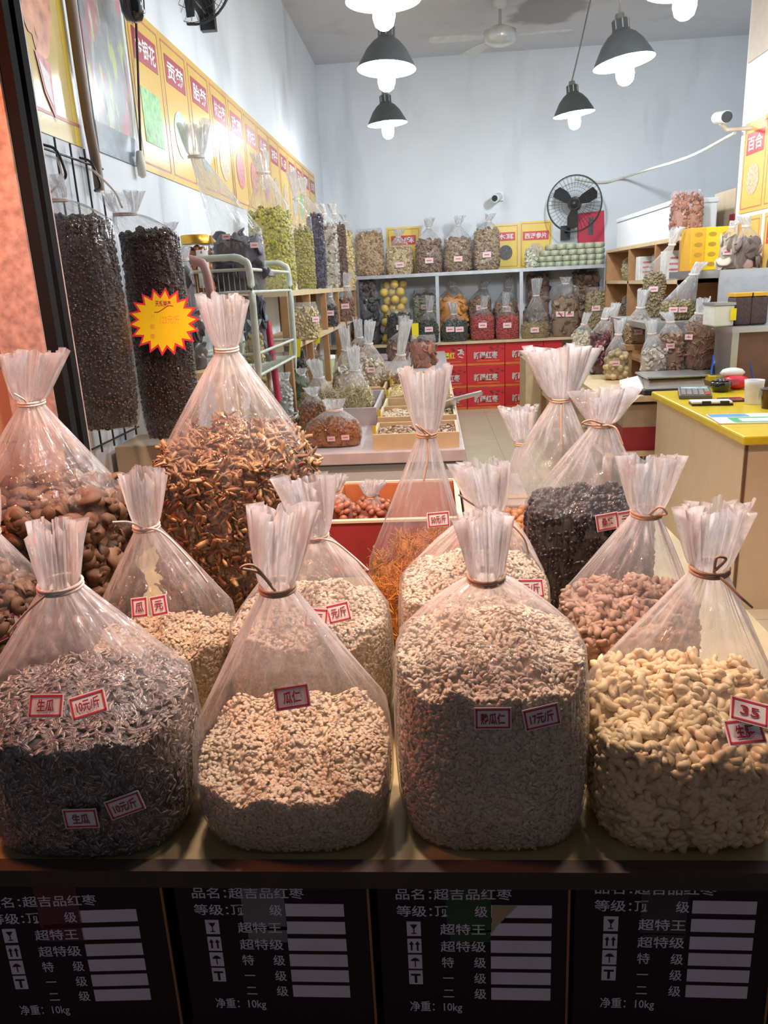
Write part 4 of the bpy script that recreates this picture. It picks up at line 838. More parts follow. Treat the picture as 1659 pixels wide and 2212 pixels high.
mb.text('123元/斤', o + ux * .022 + uy * .008, ux, uy, .030, 1, .002, 0, fit=.068); mb.build('lettering', [MATS['ink_red'], MATS['ink_orange']], t)
t = thing('cardboard_box', 'brown carton standing under the long hanging bags', 'box', (-1.0, 3.0, 0)); MB().box((-1.24, 2.86, 0), (-.82, 3.12, .95)).build('box', MATS['cardboard'], t, bevel=.004); MB().box((-1.05, 2.855, .2), (-1.01, 3.125, .954)).build('packing_tape', mat('tape_tan', (.55, .40, .22), .3), t)

# ---------------------------------------------------------------- metal cart on the left
mat('cart_paint', (.58, .62, .52), .4); mat('cart_red', (.50, .03, .06), .4); mat('cart_pink', (.55, .30, .26), .4)
CT = 1.60
t = thing('metal_cart', 'pale green tubular cart with wire baskets beside the wooden shelf', 'cart', (-1.0, 4.1, 0))
for y in (3.62, 4.62):
    for x in (-1.14, -.82): MB().tube(smooth([(x, y, .02), (x, y, 1.2), (x, y, 1.58), (x + (.03 if x < -1 else -.03), y, 1.64), (x + (.07 if x < -1 else -.07), y, 1.655)], 26), .017, 8).build('post', MATS['cart_paint'], t)
    MB().tube([(-1.08, y, 1.655), (-.88, y, 1.655)], .015, 8).build('top_rail', MATS['cart_paint'], t)
for z in (CT, 1.22, .78):
    mb = MB()
    for a, b_ in (((-1.14, 3.62), (-.82, 3.62)), ((-1.14, 4.62), (-.82, 4.62)), ((-1.14, 3.62), (-1.14, 4.62)), ((-.82, 3.62), (-.82, 4.62))):
        for dz in (-.10, 0): mb.tube([(*a, z + dz), (*b_, z + dz)], .008, 6)
    for y in np.linspace(3.62, 4.62, 41): mb.tube([(-1.14, y, z), (-1.14, y, z - .1), (-.82, y, z - .1), (-.82, y, z)], .0028, 4)
    for x in np.linspace(-1.14, -.82, 14): mb.tube([(x, 3.62, z), (x, 3.62, z - .1), (x, 4.62, z - .1)], .0028, 4)
    mb.build('wire_basket', MATS['cart_paint'], t)
tag(MB().tube(smooth([(-1.13, 3.46, 1.20), (-1.13, 3.46, 1.55), (-1.10, 3.46, 1.64), (-1.02, 3.46, 1.64), (-.97, 3.46, 1.56), (-.96, 3.46, 1.05), (-.96, 3.46, .01)], 30), .020, 8).build('push_handle', MATS['cart_pink']), 'pinkish bent tube handle in front of the green cart', 'handle')
tag(MB().tube([at(602, 868, 4.35), at(578, 695, 4.45)], .02, 10).build('pole', MATS['cart_red']), 'dark red pole leaning between the cart and the wooden shelf', 'pole')
def jar(label, cx, yb, yt, Y, w, z0, fill, lid, fkind='nut', group=None):
    x = at(cx, (yb + yt) / 2, Y)[0]; h = at(cx, yt, Y)[2] - z0; t = thing('jar', label, 'jar', (x, Y, z0), group); r = w / 2
    MB().lathe([(r * .9, .002), (r, .015), (r, h * .80), (r * .86, h * .86)], (x, Y, z0), 24).build('jar_glass', MATS.get('jar_glass') or glass_mat('jar_glass', (.93, .93, .92)), t)
    sh = Shape(x, Y, z0, r * .93, r * .93, z0 + h * .8, (x, Y, z0 + h), r * .8, n0=2.0, bulge=0); KINDS['_'] = (ellipsoid(.034, .026, .022, 3, 6), fill, .034 * .026, 1.3, .4, .15); filling(t, sh, z0 + h * .74, z0 + h * .76, '_', 'filling', ghost=.3, k=.9, dome=.004, lump=.002)
    MB().lathe([(r * .96, h * .85), (r * .98, h * .99), (r * .92, h), (.001, h)], (x, Y, z0), 24).build('lid', MATS[lid], t)
    MB().grid(np.array([[(x + r * 1.02 * math.sin(a), Y - r * 1.02 * math.cos(a), z0 + h * q) for a in np.linspace(-.9, .9, 10)] for q in (.12, .70)]) if False else np.array([[(x + r * 1.02 * math.sin(a), Y - r * 1.02 * math.cos(a), z0 + h * q) for a in np.linspace(.25, 1.1, 10)] for q in (.10, .74)]), 0, True, False).build('paper_label', MATS['print_white'], t)
    return t
mat('gold_lid', (.72, .40, .05), .3, .7); mat('apricot', (.5, .2, .05), .4, island=C((.42, .12, .03), (.60, .24, .06), (.50, .17, .04)))
jar('glass jar of orange dried fruit with gold lid on the cart', 425, 592, 508, 3.74, .135, CT - .096, 'apricot', 'gold_lid'); jar('gold-lidded jar half hidden behind the orange fruit jar', 457, 585, 510, 4.2, .125, CT - .096, 'dark_fruit', 'gold_lid')
F_ = 'bags and jars on the cart'
far_bag('clear_bag', 'tall ballooning clear bag of dark packets on top of the cart', 'bag', 466, 574, 520, 588, 3.95, (.10, .09, .12), (424, 338), (416, 268), z0=CT - .096, pieces='slab', shoulder=498, tags=2, tagpx=[(490, 512), (548, 530)], tw=70)
far_bag('clear_bag', 'small bag with white top standing behind the cart handle', 'bag', 350, 392, 540, 565, 3.9, (.05, .05, .06), (368, 500), (366, 480), z0=CT - .096, pieces='bud')
far_bag('clear_bag', 'bag of dark items in the middle basket of the cart', 'bag', 530, 572, 660, 700, 4.35, (.10, .10, .14), (548, 640), (545, 620), z0=1.128, pieces='slab')
far_bag('clear_bag', 'yellow bag in the lower cart basket', 'bag', 535, 572, 735, 775, 4.3, (.62, .50, .22), (552, 715), (550, 700), z0=.688, pieces='chip')
far_bag('clear_bag', 'grey clear bag leaning between the star sign and the cart', 'bag', 352, 440, 600, 800, 3.28, (.10, .095, .10), (392, 560), (385, 535), pieces='slab', rough=.3)
t = thing('stool', 'plain wooden stool under the grey clear bag', 'stool', (-1.02, 3.28, 0)); zz = at(396, 800, 3.28)[2]; MB().box((-1.18, 3.14, zz - .03), (-.86, 3.42, zz)).build('seat', MATS['pale_wood'], t)
for x in (-1.15, -.89):
    for y in (3.17, 3.39): MB().cbox((x, y, (zz - .03) / 2), (.03, .03, zz - .03)).build('leg', MATS['pale_wood'], t)

# ---------------------------------------------------------------- wooden shelf along the left wall
t = thing('wooden_shelf', 'long brown wooden shelf unit along the left wall', 'shelf', (-1.06, 7.1, 0)); mat('shelf_edge', (.66, .50, .30), .6, var=.12)
for z in (1.50, 1.17, .74, .16): MB().box((LW + .005, 4.80, z - .035), (-.87, 9.30, z)).build('board', MATS['shelf_edge'], t)
for y in (4.83, 5.72, 6.6, 7.5, 8.4, 9.27):
    for x in (-.895, LW + .03): MB().box((x - .022, y - .03, 0), (x + .022, y + .03, 1.465)).build('post', MATS['timber'], t)
LS = 'bags on top of the left wooden shelf'
far_bag('clear_bag', 'large bag of yellow-green flower buds with a long clear top', 'bag', 548, 640, 462, 604, 5.35, (.42, .38, .06), (568, 372), (560, 330), z0=1.5, pieces='bud', count=1500, group=LS, shoulder=452, spread=(.35, .9, 1.5, 1.1))
far_bag('clear_bag', 'slimmer olive bag next to the yellow-green buds', 'bag', 642, 682, 500, 604, 6.3, (.36, .31, .10), (640, 430), (628, 370), z0=1.5, pieces='bud', group=LS, shoulder=470)
far_bag('clear_bag', 'dark purple bag on the left shelf, behind the olive one', 'bag', 672, 706, 470, 604, 7.0, (.07, .06, .10), (655, 420), (650, 385), z0=1.5, pieces='bud', group=LS, shoulder=462)
far_bag('clear_bag', 'speckled white and grey bag on the left shelf', 'bag', 698, 734, 492, 604, 7.7, (.42, .38, .32), (700, 462), (690, 440), z0=1.5, pieces='chip', group=LS, spread=(.2, .9, 1.7, 1.2))
far_bag('clear_bag', 'dark brown narrow bag on the left shelf near the corner', 'bag', 722, 752, 490, 604, 8.4, (.10, .05, .035), (722, 462), (716, 440), z0=1.5, pieces='bud', group=LS)
far_bag('clear_bag', 'yellow and white bag at the far end of the left shelf', 'bag', 742, 768, 505, 604, 9.1, (.66, .52, .24), (745, 478), (740, 462), z0=1.5, pieces='chip', group=LS)
G2 = 'goods on the middle boards of the left shelf'
far_bag('clear_bag', 'pale bag lying across the middle board of the left shelf', 'bag', 628, 690, 676, 722, 5.3, (.66, .52, .30), None, z0=1.17, pieces='bud', group=G2, flat=.05, tags=1, tagpx=[(680, 690)])
mat('pack_blue', (.15, .38, .60), .4); mat('pack_white', (.80, .80, .82), .35, var=.08)
for k, (cx, lb) in enumerate(((640, 'white and blue pack upright on the middle shelf board'), (664, 'white and pink pack beside the white and blue one'))):
    p = at(cx, 668, 5.85); t = thing('snack_pack', lb, 'pack', (p[0], 5.85, 1.17), G2); MB().cbox((p[0], 5.85, 1.275), (.085, .05, .21)).build('pack', MATS['pack_white'], t, bevel=.012); MB().cbox((p[0] - .01, 5.823, 1.32), (.06, .006, .06)).build('printed_panel', MATS['pack_blue' if k == 0 else 'print_pink'], t)
far_bag('clear_bag', 'crinkled clear bag of dark fruit, middle board, past the second post', 'bag', 696, 730, 668, 690, 7.0, (.08, .05, .06), (712, 640), (706, 618), z0=1.17, pieces='bud', group=G2, tags=1)
far_bag('clear_bag', 'crinkled clear bag of brown pieces, middle board, near the corner', 'bag', 726, 766, 650, 680, 8.0, (.25, .13, .09), (748, 618), (752, 590), z0=1.17, pieces='chip', group=G2, tags=1)
far_bag('clear_bag', 'dark bag on the lower board behind the first shelf post', 'bag', 630, 662, 770, 800, 5.4, (.10, .09, .08), (646, 745), (642, 725), z0=.74, pieces='chip', group=G2)
far_bag('clear_bag', 'olive bag on the lower board, between two posts', 'bag', 668, 690, 772, 800, 6.1, (.25, .22, .12), (678, 752), (676, 735), z0=.74, pieces='chip', group=G2)
c = np.array([at(705, 770, 6.9)[0], 6.9, .74]); t = thing('tub', 'white-lidded pale green tub on the lower shelf board', 'tub', c); mat('tub_green', (.55, .66, .36), .4); MB().lathe([(.06, 0), (.075, .16)], c, 20).build('tub_body', MATS['tub_green'], t); MB().lathe([(.08, .16), (.08, .19), (.001, .195)], c, 20).build('lid', MATS['white_plastic'], t)
mat('flag_yellow', (.90, .72, .02), .45, var=.03)
for px, py, Y, lb in ((637, 752, 4.79, 'yellow paper tag hanging under the middle board at the first post'), (682, 726, 5.95, 'yellow paper tag hanging under the middle board at the second bay')): tag(MB().plate(at(px, py, Y), (.035, 0, 0), (.008, 0, .055), .002).build('paper_tag', MATS['flag_yellow']), lb, 'tag')
far_bag('clear_bag', 'dark green bag at the foot of the left shelf', 'bag', 630, 672, 832, 880, 5.1, (.09, .12, .05), (652, 815), (650, 800), pieces='slab', z0=.16, taper=.0); far_bag('clear_bag', 'white sack on the floor by the red pole', 'sack', 596, 640, 845, 960, 4.55, (.72, .72, .70), (616, 825), (612, 808), pieces='bud', z0=0)

# ---------------------------------------------------------------- island of trays down the middle
IZ = .74; mat('counter_white', (.62, .68, .70), .35, var=.03); mat('rail_pink', (.60, .52, .52), .35); mat('counter_dark', (.10, .07, .06), .5)
t = thing('display_counter', 'long white-fronted island counter carrying trays and bags', 'counter', (-.25, 6.2, 0)); MB().box((-.74, 3.66, .05), (.12, 9.1, IZ - .05)).build('cabinet', MATS['counter_white'], t); MB().box((-.76, 3.60, IZ - .06), (.14, 9.12, IZ)).build('worktop', MATS['rail_pink'], t, bevel=.006); MB().box((-.72, 3.70, 0), (.10, 9.0, .05)).build('plinth', MATS['counter_dark'], t)
MB().box((-.75, 3.645, IZ - .075), (.13, 3.66, IZ - .06)).build('painted_shade_strip', MATS['counter_dark'], t)  # solid dark strip standing in for the shade under the worktop overhang
mat('tray_wood', (.60, .40, .19), .55, var=.12); mat('tray_pale', (.68, .52, .30), .55, var=.1)
TG = 'wooden trays on the island counter'
def tray(x0, x1, y0, y1, h, fill, label, kind=None, wood='tray_pale', flag=True, z0=IZ):
    t = thing('tray', label, 'tray', ((x0 + x1) / 2, (y0 + y1) / 2, z0), TG); mb = MB(); w = .014
    for a, b_ in (((x0, y0, z0), (x1, y0 + w, z0 + h)), ((x0, y1 - w, z0), (x1, y1, z0 + h)), ((x0, y0 + w, z0), (x0 + w, y1 - w, z0 + h)), ((x1 - w, y0 + w, z0), (x1, y1 - w, z0 + h)), ((x0 + w, y0 + w, z0), (x1 - w, y1 - w, z0 + .012))): mb.box(a, b_)
    mb.build('tray_box', MATS[wood], t)
    if kind:
        a, b = (x1 - x0) / 2 - w, (y1 - y0) / 2 - w; sh = Shape((x0 + x1) / 2, (y0 + y1) / 2, z0 + .012, a, b, z0 + h, ((x0 + x1) / 2, (y0 + y1) / 2, z0 + h + .2), .05, n0=9, bulge=0)
        key, tm, ar = kind; KINDS['_'] = (tm, key, ar, 1.3, .35, .15); filling(t, sh, z0 + h * fill, z0 + h * fill, '_', 'filling', ghost=1, k=.985, dome=.012, lump=.004)
    if flag:
        mb = MB(); o = np.array([x0 + .005, y0 + .04, z0 + h + .012]); mb.plate(o, (.010, -.02, 0), (0, .0, .024), .002); mb.build('paper_tag', MATS['flag_yellow'], t)
    return t
mat('bean_dark', (.4, .3, .2), .5, island=C((.24, .14, .08), (.46, .34, .24), (.62, .52, .40))); mat('seed_lotus', (.7, .6, .4), .5, island=C((.62, .46, .26), (.78, .68, .50), (.70, .56, .36))); mat('noodle_pale', (.8, .66, .32), .5, island=C((.74, .58, .24), (.86, .74, .42), (.80, .66, .32)))
mat('strip_tan', (.5, .35, .18), .55, island=C((.36, .22, .09), (.58, .42, .22), (.48, .33, .16)))
tray(-.30, .115, 3.64, 3.98, .075, .70, 'nearest wooden tray at the island front, of large mottled beans', ('bean_dark', ellipsoid(.028, .020, .012, 3, 7), .028 * .02))
tray(-.30, .115, 4.02, 4.40, .095, .72, 'second wooden tray on the island, of small pale brown seeds', ('seed_lotus', ellipsoid(.018, .014, .012, 3, 6), .018 * .014))
tray(-.30, .115, 4.44, 4.80, .085, .2, 'empty-looking wooden tray, third on the island', ('tray_wood', ellipsoid(.03, .02, .005, 2, 5), .03 * .02), flag=False)
tray(-.30, .115, 4.84, 5.28, .090, .9, 'wooden tray of pale noodles on the island, under the brown strip bag', ('noodle_pale', bent(.09, .004, .004, 1.2, 6, 5, 1), .09 * .009))
tray(-.74, -.33, 4.34, 5.10, .10, .2, 'pale tray on the island holding two bags of pale noodles', None, 'rail_pink', False); tray(-.30, .10, 5.34, 6.10, .10, .3, 'brown tray on the island holding the bag of brown strips', None, 'tray_wood'); tray(-.74, -.33, 5.2, 6.3, .10, .3, 'brown tray on the island under the cluster of white tied tops', None, 'tray_wood', False)
IG = 'bags on the island counter'
far_bag('clear_bag', 'low bag of orange-brown shreds with two price cards at the island front', 'bag', 660, 786, 918, 978, 3.80, (.42, .15, .035), (722, 884), (720, 862), z0=IZ, pieces='chip', size=.55, count=1600, tags=2, tagpx=[(716, 947), (746, 944)], depth=.55, rough=.35, group=IG, taper=.12, shoulder=912)
far_bag('clear_bag', 'bag of pale yellow noodles on the island beside the noodle tray', 'bag', 735, 808, 848, 905, 4.72, (.78, .66, .36), (766, 800), (762, 748), z0=IZ + .012, pieces='noodle', size=.7, count=900, group=IG, taper=.1, shoulder=842)
far_bag('clear_bag', 'bag of beige shreds on the island, nearer the wooden shelf', 'bag', 655, 733, 855, 905, 4.75, (.66, .50, .28), (688, 815), (678, 778), z0=IZ + .012, pieces='noodle', size=.7, count=900, group=IG, taper=.1, shoulder=848)
far_bag('clear_bag', 'small bag of brown crumbs squeezed behind the orange-brown shreds', 'bag', 648, 706, 880, 915, 4.22, (.34, .15, .06), (676, 862), (674, 848), z0=IZ, pieces='bud', group=IG, taper=.1)
far_bag('clear_bag', 'bag of brown strips with a tall white twisted top on the island', 'bag', 826, 892, 822, 885, 5.62, (.44, .29, .12), (866, 766), (878, 694), z0=IZ + .012, pieces='noodle', size=.8, count=700, group=IG, shoulder=806)
far_bag('clear_bag', 'white crinkled bag behind the pale noodle bags', 'bag', 722, 786, 800, 848, 5.6, (.74, .70, .60), (748, 756), (742, 704), z0=IZ + .012, pieces='chip', group=IG, shoulder=792)
far_bag('clear_bag', 'white crinkled bag with pink tag further along the island', 'bag', 772, 832, 782, 826, 6.1, (.70, .62, .48), (796, 742), (800, 694), z0=IZ + .012, pieces='chip', group=IG, shoulder=778, tags=1)
far_bag('clear_bag', 'bag of brown curls with white top, far on the island', 'bag', 752, 806, 752, 790, 7.2, (.36, .19, .10), (776, 728), (772, 690), z0=IZ, pieces='chip', group=IG, tags=1)
far_bag('clear_bag', 'bag of coppery flakes at the far end of the island beside the red cartons', 'bag', 888, 944, 742, 798, 7.4, (.36, .14, .08), None, z0=IZ, pieces='slab', size=.8, group=IG, spread=(.4, .8, 1.3, 1.6))
far_bag('clear_bag', 'bag of dark brown flakes at the far island end, left of the coppery one', 'bag', 838, 884, 738, 780, 8.2, (.22, .12, .08), (868, 716), (872, 684), z0=IZ, pieces='slab', size=.7, group=IG)
t = thing('scoop', 'steel scoop with its handle sticking out of the island seed tray', 'scoop', (.06, 4.3, IZ + .09)); c = np.array([.05, 4.26, IZ + .13])
mb = MB(); P = np.array([[(c[0] + s_ * .07, c[1] + .05 * math.cos(a), c[2] + .045 * math.sin(a) + .02 * s_) for a in np.linspace(PI, 2 * PI, 10)] for s_ in np.linspace(-1, 1, 5)]); mb.grid(P, 0, True, False); mb.grid(P + [0, 0, .003], 0, True, False); mb.build('scoop_bowl', MATS['steel'], t); MB().tube([c + [.06, 0, .01], c + [.21, -.06, .05]], .012, 8).build('handle', MATS['steel'], t)
# ---------------------------------------------------------------- back wall: shelf, bench, red cartons, bags
SZ = 1.615; BZ = .815; mat('shelf_dark', (.16, .15, .15), .5); mat('shelf_silver', (.52, .54, .57), .35, .5)
t = thing('display_shelf', 'long dark shelf with silver edge across the back wall', 'shelf', (.6, 9.75, BZ)); X0 = at(768, 598, 9.5)[0]; X1 = at(1312, 570, 9.5)[0]
MB().box((X0, 9.5, SZ - .03), (X1, 9.995, SZ)).build('board', MATS['shelf_dark'], t); MB().box((X0, 9.485, SZ - .035), (X1, 9.5, SZ + .004)).build('edge_strip', MATS['shelf_silver'], t)
for px in (944, 1126, 1308): x = at(px, 600, 9.5)[0]; MB().box((x - .02, 9.49, BZ), (x + .02, 9.53, SZ - .035)).build('post', MATS['shelf_silver'], t)
MB().box((X0, 9.49, BZ), (X0 + .03, 9.53, SZ - .035)).build('post', MATS['shelf_dark'], t)
mat('carton_red', (.62, .03, .035), .4, var=.08, scale=4); mat('carton_orange', (.72, .17, .03), .45); mat('letter_pale', (.75, .66, .62), .5); mat('letter_yellow', (.85, .75, .08), .5); mat('ink_black', (.03, .02, .02), .5)
x0 = at(927, 800, 9.43)[0]; cw = .452; RG = 'red jujube cartons stacked under the back bench'
where = {(0, 2): 'top left red carton with yellow lettering, by the coppery flakes', (1, 2): 'middle red carton of the top row', (2, 2): 'red carton of the top row, third from the coppery flakes', (3, 2): 'half hidden red carton ending the top row', (0, 1): 'left red carton of the middle row', (1, 1): 'centre red carton of the stack', (2, 1): 'third red carton of the middle row', (0, 0): 'bottom left red carton on the floor', (1, 0): 'bottom middle red carton on the floor', (2, 0): 'third red carton on the floor'}
for (i, k), lb in where.items():
    a = x0 + i * (cw + .004); w = cw if i < 3 else .22; z = k * .262; t = thing('red_carton', lb, 'box', (a + w / 2, 9.62, z), RG)
    MB().box((a, 9.43, z + .001), (a + w, 9.82, z + .26)).build('box', MATS['carton_red' if (i + k) % 2 else 'carton_red'], t, bevel=.004); f = np.array([a + w / 2, 9.4285, z + .13]); ux, uz = np.array([1, 0, 0.]), np.array([0, 0, 1.])
    mb = MB(); mb.plate(f + uz * -.115, ux * w * .49, uz * .013, .001, 0); mb.plate(f + ux * w * .06 - uz * .075 + [0, -.0002, 0], ux * w * .30, uz * .006, .001, 0); mb.build('printed_band', MATS['carton_orange'], t)
    if w > .3:
        mb = MB()
        if (i, k) == (0, 2):
            mb.text('新疆红', f + ux * -.01 + uz * .0, ux, uz, .075, 0, .001, .02, fit=.20); mb.text('枣', f + ux * .16 + uz * .02, ux, uz, .11, 1, .001, .02, fit=.085); mb.build('lettering', [MATS['letter_yellow'], MATS['letter_pale']], t); mb = MB()
            for dz in (.03, -.03): mb.tube([f + ux * (-.17 + .024 * math.cos(q)) + uz * (dz + .026 * math.sin(q)) + [0, -.002, 0] for q in np.linspace(0, 2 * PI, 12, endpoint=False)], .003, 4, 1, True)
        else:
            mb.text('新疆红枣', f + ux * .0 - uz * .01, ux, uz, .082, 1, .001, .025, fit=.29); mb.text('新疆红枣', f + ux * .004 - uz * .014 + [0, .0006, 0], ux, uz, .082, 2, .0008, .03, fit=.29)
        mb.build('emblem' if (i, k) == (0, 2) else 'lettering', [MATS['letter_yellow'], MATS['letter_pale'], MATS['ink_black']], t)
        mb = MB()
        for q in range(5): mb.add([f + [0, -.0015, 0] + ux * (.06 + .035 * q - .02 * (q % 2)) + uz * (.08 - .02 * (q % 3)) + (ux * math.cos(b) * .022 + uz * math.sin(b) * .009) for b in np.linspace(0, 2 * PI, 8, endpoint=False)], [list(range(8))])
        mb.build('printed_branch', mat('print_dark_red', (.22, .02, .03), .5), t)
t = thing('back_bench', 'pale board bench on the red cartons along the back wall', 'bench', (.5, 9.65, .785)); MB().box((-1.25, 9.40, .787), (2.45, 9.98, BZ)).build('bench_top', MATS['shelf_edge'], t)
for x in (-1.15, -.35, 2.3): MB().box((x - .03, 9.45, 0), (x + .03, 9.51, .787)).build('leg', MATS['timber'], t)
MB().box((.30, 9.93, BZ), (1.30, 9.96, BZ + .30)).build('back_panel', MATS['red_board'], t)
UG = 'bags standing on the back wall shelf'
def ub(lb, x0_, x1_, yt, yb, col, tag_, neck=None, top=None, sp=None):
    far_bag('clear_bag', lb, 'bag', x0_, x1_, yt, yb, 9.74, col, neck, top, z0=SZ, pieces='chip', group=UG, tags=tag_, depth=.42, spread=sp or (.45, .9, 1.5, 1.1), taper=.06, flat=.05 if neck is None else None, tagpx=[((x0_ + x1_) / 2, yt + (yb - yt) * .62)] * tag_, rn=.02 if neck else None, tw=26)
ub('flat-topped bag of light brown slices, first on the back shelf', 770, 832, 507, 596, (.46, .30, .17), 0)
ub('bag of pale slices in front of the yellow poster on the back shelf', 834, 893, 540, 592, (.56, .42, .25), 1, (860, 512), (861, 494))
ub('bag of dark brown slices with thin twisted top, third on the back shelf', 898, 956, 522, 588, (.24, .15, .10), 1, (926, 492), (928, 472))
ub('bag of brown slices with thin twisted top, fourth on the back shelf', 959, 1020, 519, 584, (.28, .19, .12), 1, (990, 486), (993, 466))
ub('tallest bag of brown slices, beside the two-character poster', 1023, 1080, 500, 581, (.34, .24, .16), 1, (1056, 478), (1060, 462))
mat('packet_green', (.52, .55, .38), .45, var=.2, scale=30); PG = 'pale green packets piled on the back shelf'
rows = [(9, 1146, 1300), (8, 1160, 1302), (7, 1168, 1302), (6, 1180, 1302)]; first = None; side = {0: 'bottom layer', 1: 'second layer', 2: 'third layer', 3: 'top layer'}
for r, (n_, a, b_) in enumerate(rows):
    for k in range(n_):
        px = a + (b_ - a) * (k + .5) / n_; p = at(px, 560, 9.70); w = (b_ - a) / n_ / F * 9.7
        if first is None:
            mb = MB(); V, Fs = ellipsoid(1, 1, 1, 3, 4); mb.grid(np.array([[(sx * q * .5, sy * .5, z) for sx, sy in ((-1, -1), (1, -1), (1, 1), (-1, 1))] for q, z in ((.85, .02), (1, .3), (1, .7), (.8, .98))]), 0, True); mb.add([(-.4, -.5, .98), (.4, -.5, .98), (.4, .5, .98), (-.4, .5, .98)], [[0, 1, 2, 3]]); o = mb.build('food_packet', MATS['packet_green'], None, (0, 0, 0)); first = o
        else: o = first.copy(); COL.objects.link(o)
        o.location = (p[0], 9.72, SZ + .065 * r); o.scale = (w * .97, .20, .062); o.rotation_euler = (0, 0, RNG.uniform(-.05, .05)); tag(o, 'pale green packet in the %s of the pile on the back shelf' % side[r], 'packet', PG + ', ' + side[r])
p = at(1168, 548, 9.55); far_bag('clear_bag', 'small whitish bag at the near end of the packet pile', 'bag', 1134, 1160, 548, 578, 9.6, (.62, .62, .50), None, z0=SZ, pieces='chip', flat=.04)
LG = 'bags on the back bench'
def lb_(lb, x0_, x1_, yt, yb, Y, col, neck=None, top=None, pc='chip', z0=BZ, sp=None, tags=1, size=1, **k): return far_bag('clear_bag', lb, 'bag', x0_, x1_, yt, yb, Y, col, neck, top, z0=z0, pieces=pc, group=LG, spread=sp, tags=tags, size=size, depth=.45, **k)
mat('fungus_bag', (.05, .05, .055), .3)
t = lb_('stack of glossy black fungus bags at the left end of the bench', 764, 824, 645, 745, 9.62, (.05, .05, .055), None, None, 'slab', rough=.3, tags=0)
far_bag('clear_bag', 'shiny dark bag lying on the black fungus stack', 'bag', 768, 812, 605, 640, 9.62, (.09, .07, .07), None, z0=at(790, 640, 9.62)[2], pieces='slab', rough=.3, flat=.03, depth=.5)
mat('ball_yellow', (.72, .50, .12), .6, var=.15)
t, sh = far_bag('clear_bag', 'tall bag of round yellow mushrooms under the shelf', 'bag', 826, 880, 606, 715, 9.66, None, None, z0=BZ + .0, flat=.03, group=LG, depth=.5, taper=0)
V, Fs = ellipsoid(.115, .105, .10, 6, 10); V = V * (1 + .05 * np.sin(V[:, :1] * 90) * np.cos(V[:, 2:] * 80)); one = MB(); one.add(V, Fs, 0, True); first = None; zt = at(853, 606, 9.66)[2]; z = BZ + .07; r = 0
while z < zt - .02:
    for k in range(3):
        x = sh.x + (-.098 + .098 * k) + (.02 if r % 2 else -.012); y = sh.y - .02 + (.035 if (k + r) % 2 else -.03)
        if first is None: o = first = one.build('yellow_mushroom', MATS['ball_yellow'], t); first.data.transform(Matrix.Translation(Vector(LOC[t.name])))
        else: o = first.copy(); o.parent = t; COL.objects.link(o)
        o.location = Vector((x, y, z + RNG.uniform(-.012, .012))) - Vector(LOC[t.name]); o.rotation_euler = tuple(RNG.uniform(0, 6, 3))
    z += .088; r += 1
lb_('bag of black pieces with pink tag in front of the yellow mushrooms', 838, 892, 682, 748, 9.42, (.03, .03, .032), None, None, 'bud', rough=.35)
lb_('grey-green flat bag leaning on the wall behind the dark green bags', 893, 944, 640, 700, 9.84, (.30, .29, .20), None, None, 'chip')
lb_('bag of dark green leaves beside the yellow tag', 903, 950, 697, 735, 9.52, (.045, .055, .040), (928, 672), (930, 640), 'bud')
lb_('bag of dark green leaves in front of the orange pack', 955, 1010, 697, 735, 9.52, (.050, .058, .045), (980, 678), (976, 655), 'bud', tags=2)
lb_('orange flat pack standing behind the dark green leaf bags', 948, 1010, 645, 692, 9.84, (.70, .30, .06), (978, 618), (972, 605), 'slab')
lb_('bag of brown chunks behind the first red bag', 1013, 1062, 648, 692, 9.86, (.26, .13, .08), (1045, 622), (1048, 608), 'chip')
lb_('bag of dull red goji berries, nearer the green bags', 1017, 1068, 686, 730, 9.54, (.40, .06, .055), (1045, 665), (1048, 640), 'bud', tags=1)
lb_('bag of dull red goji berries, nearer the low tan bag', 1071, 1120, 686, 730, 9.54, (.44, .07, .06), (1092, 662), (1094, 632), 'bud', tags=1)
lb_('clear-topped bag of brown bits behind the second red bag', 1068, 1120, 655, 690, 9.86, (.34, .22, .14), (1098, 620), (1102, 596), 'chip')
lb_('low bag of tan roots with a tall clear top on the bench', 1124, 1186, 702, 730, 9.5, (.42, .30, .14), (1158, 638), (1160, 602), 'strip', tags=1, shoulder=690, size=.7)
lb_('brown bag standing behind the tall clear top', 1138, 1186, 600, 680, 9.85, (.24, .15, .11), None, None, 'slab', tags=0)
lb_('tall bag of layered brown sheets with two pink tags', 1190, 1250, 648, 728, 9.55, (.27, .17, .11), (1222, 612), (1222, 598), 'slab', tags=2, shoulder=622)
lb_('tall brown bag at the right end of the bench, behind the sheets', 1236, 1292, 592, 660, 9.84, (.23, .14, .09), None, None, 'slab', tags=0)
lb_('olive bag leaning at the right end of the bench', 1262, 1312, 635, 716, 9.5, (.32, .25, .13), None, None, 'chip', tags=1)
tag(MB().plate(at(897, 715, 9.38), (.04, 0, 0), (0, 0, .09), .002).build('paper_tag', MATS['flag_yellow']), 'yellow paper tag at the bench, left of the dark green leaves', 'tag')

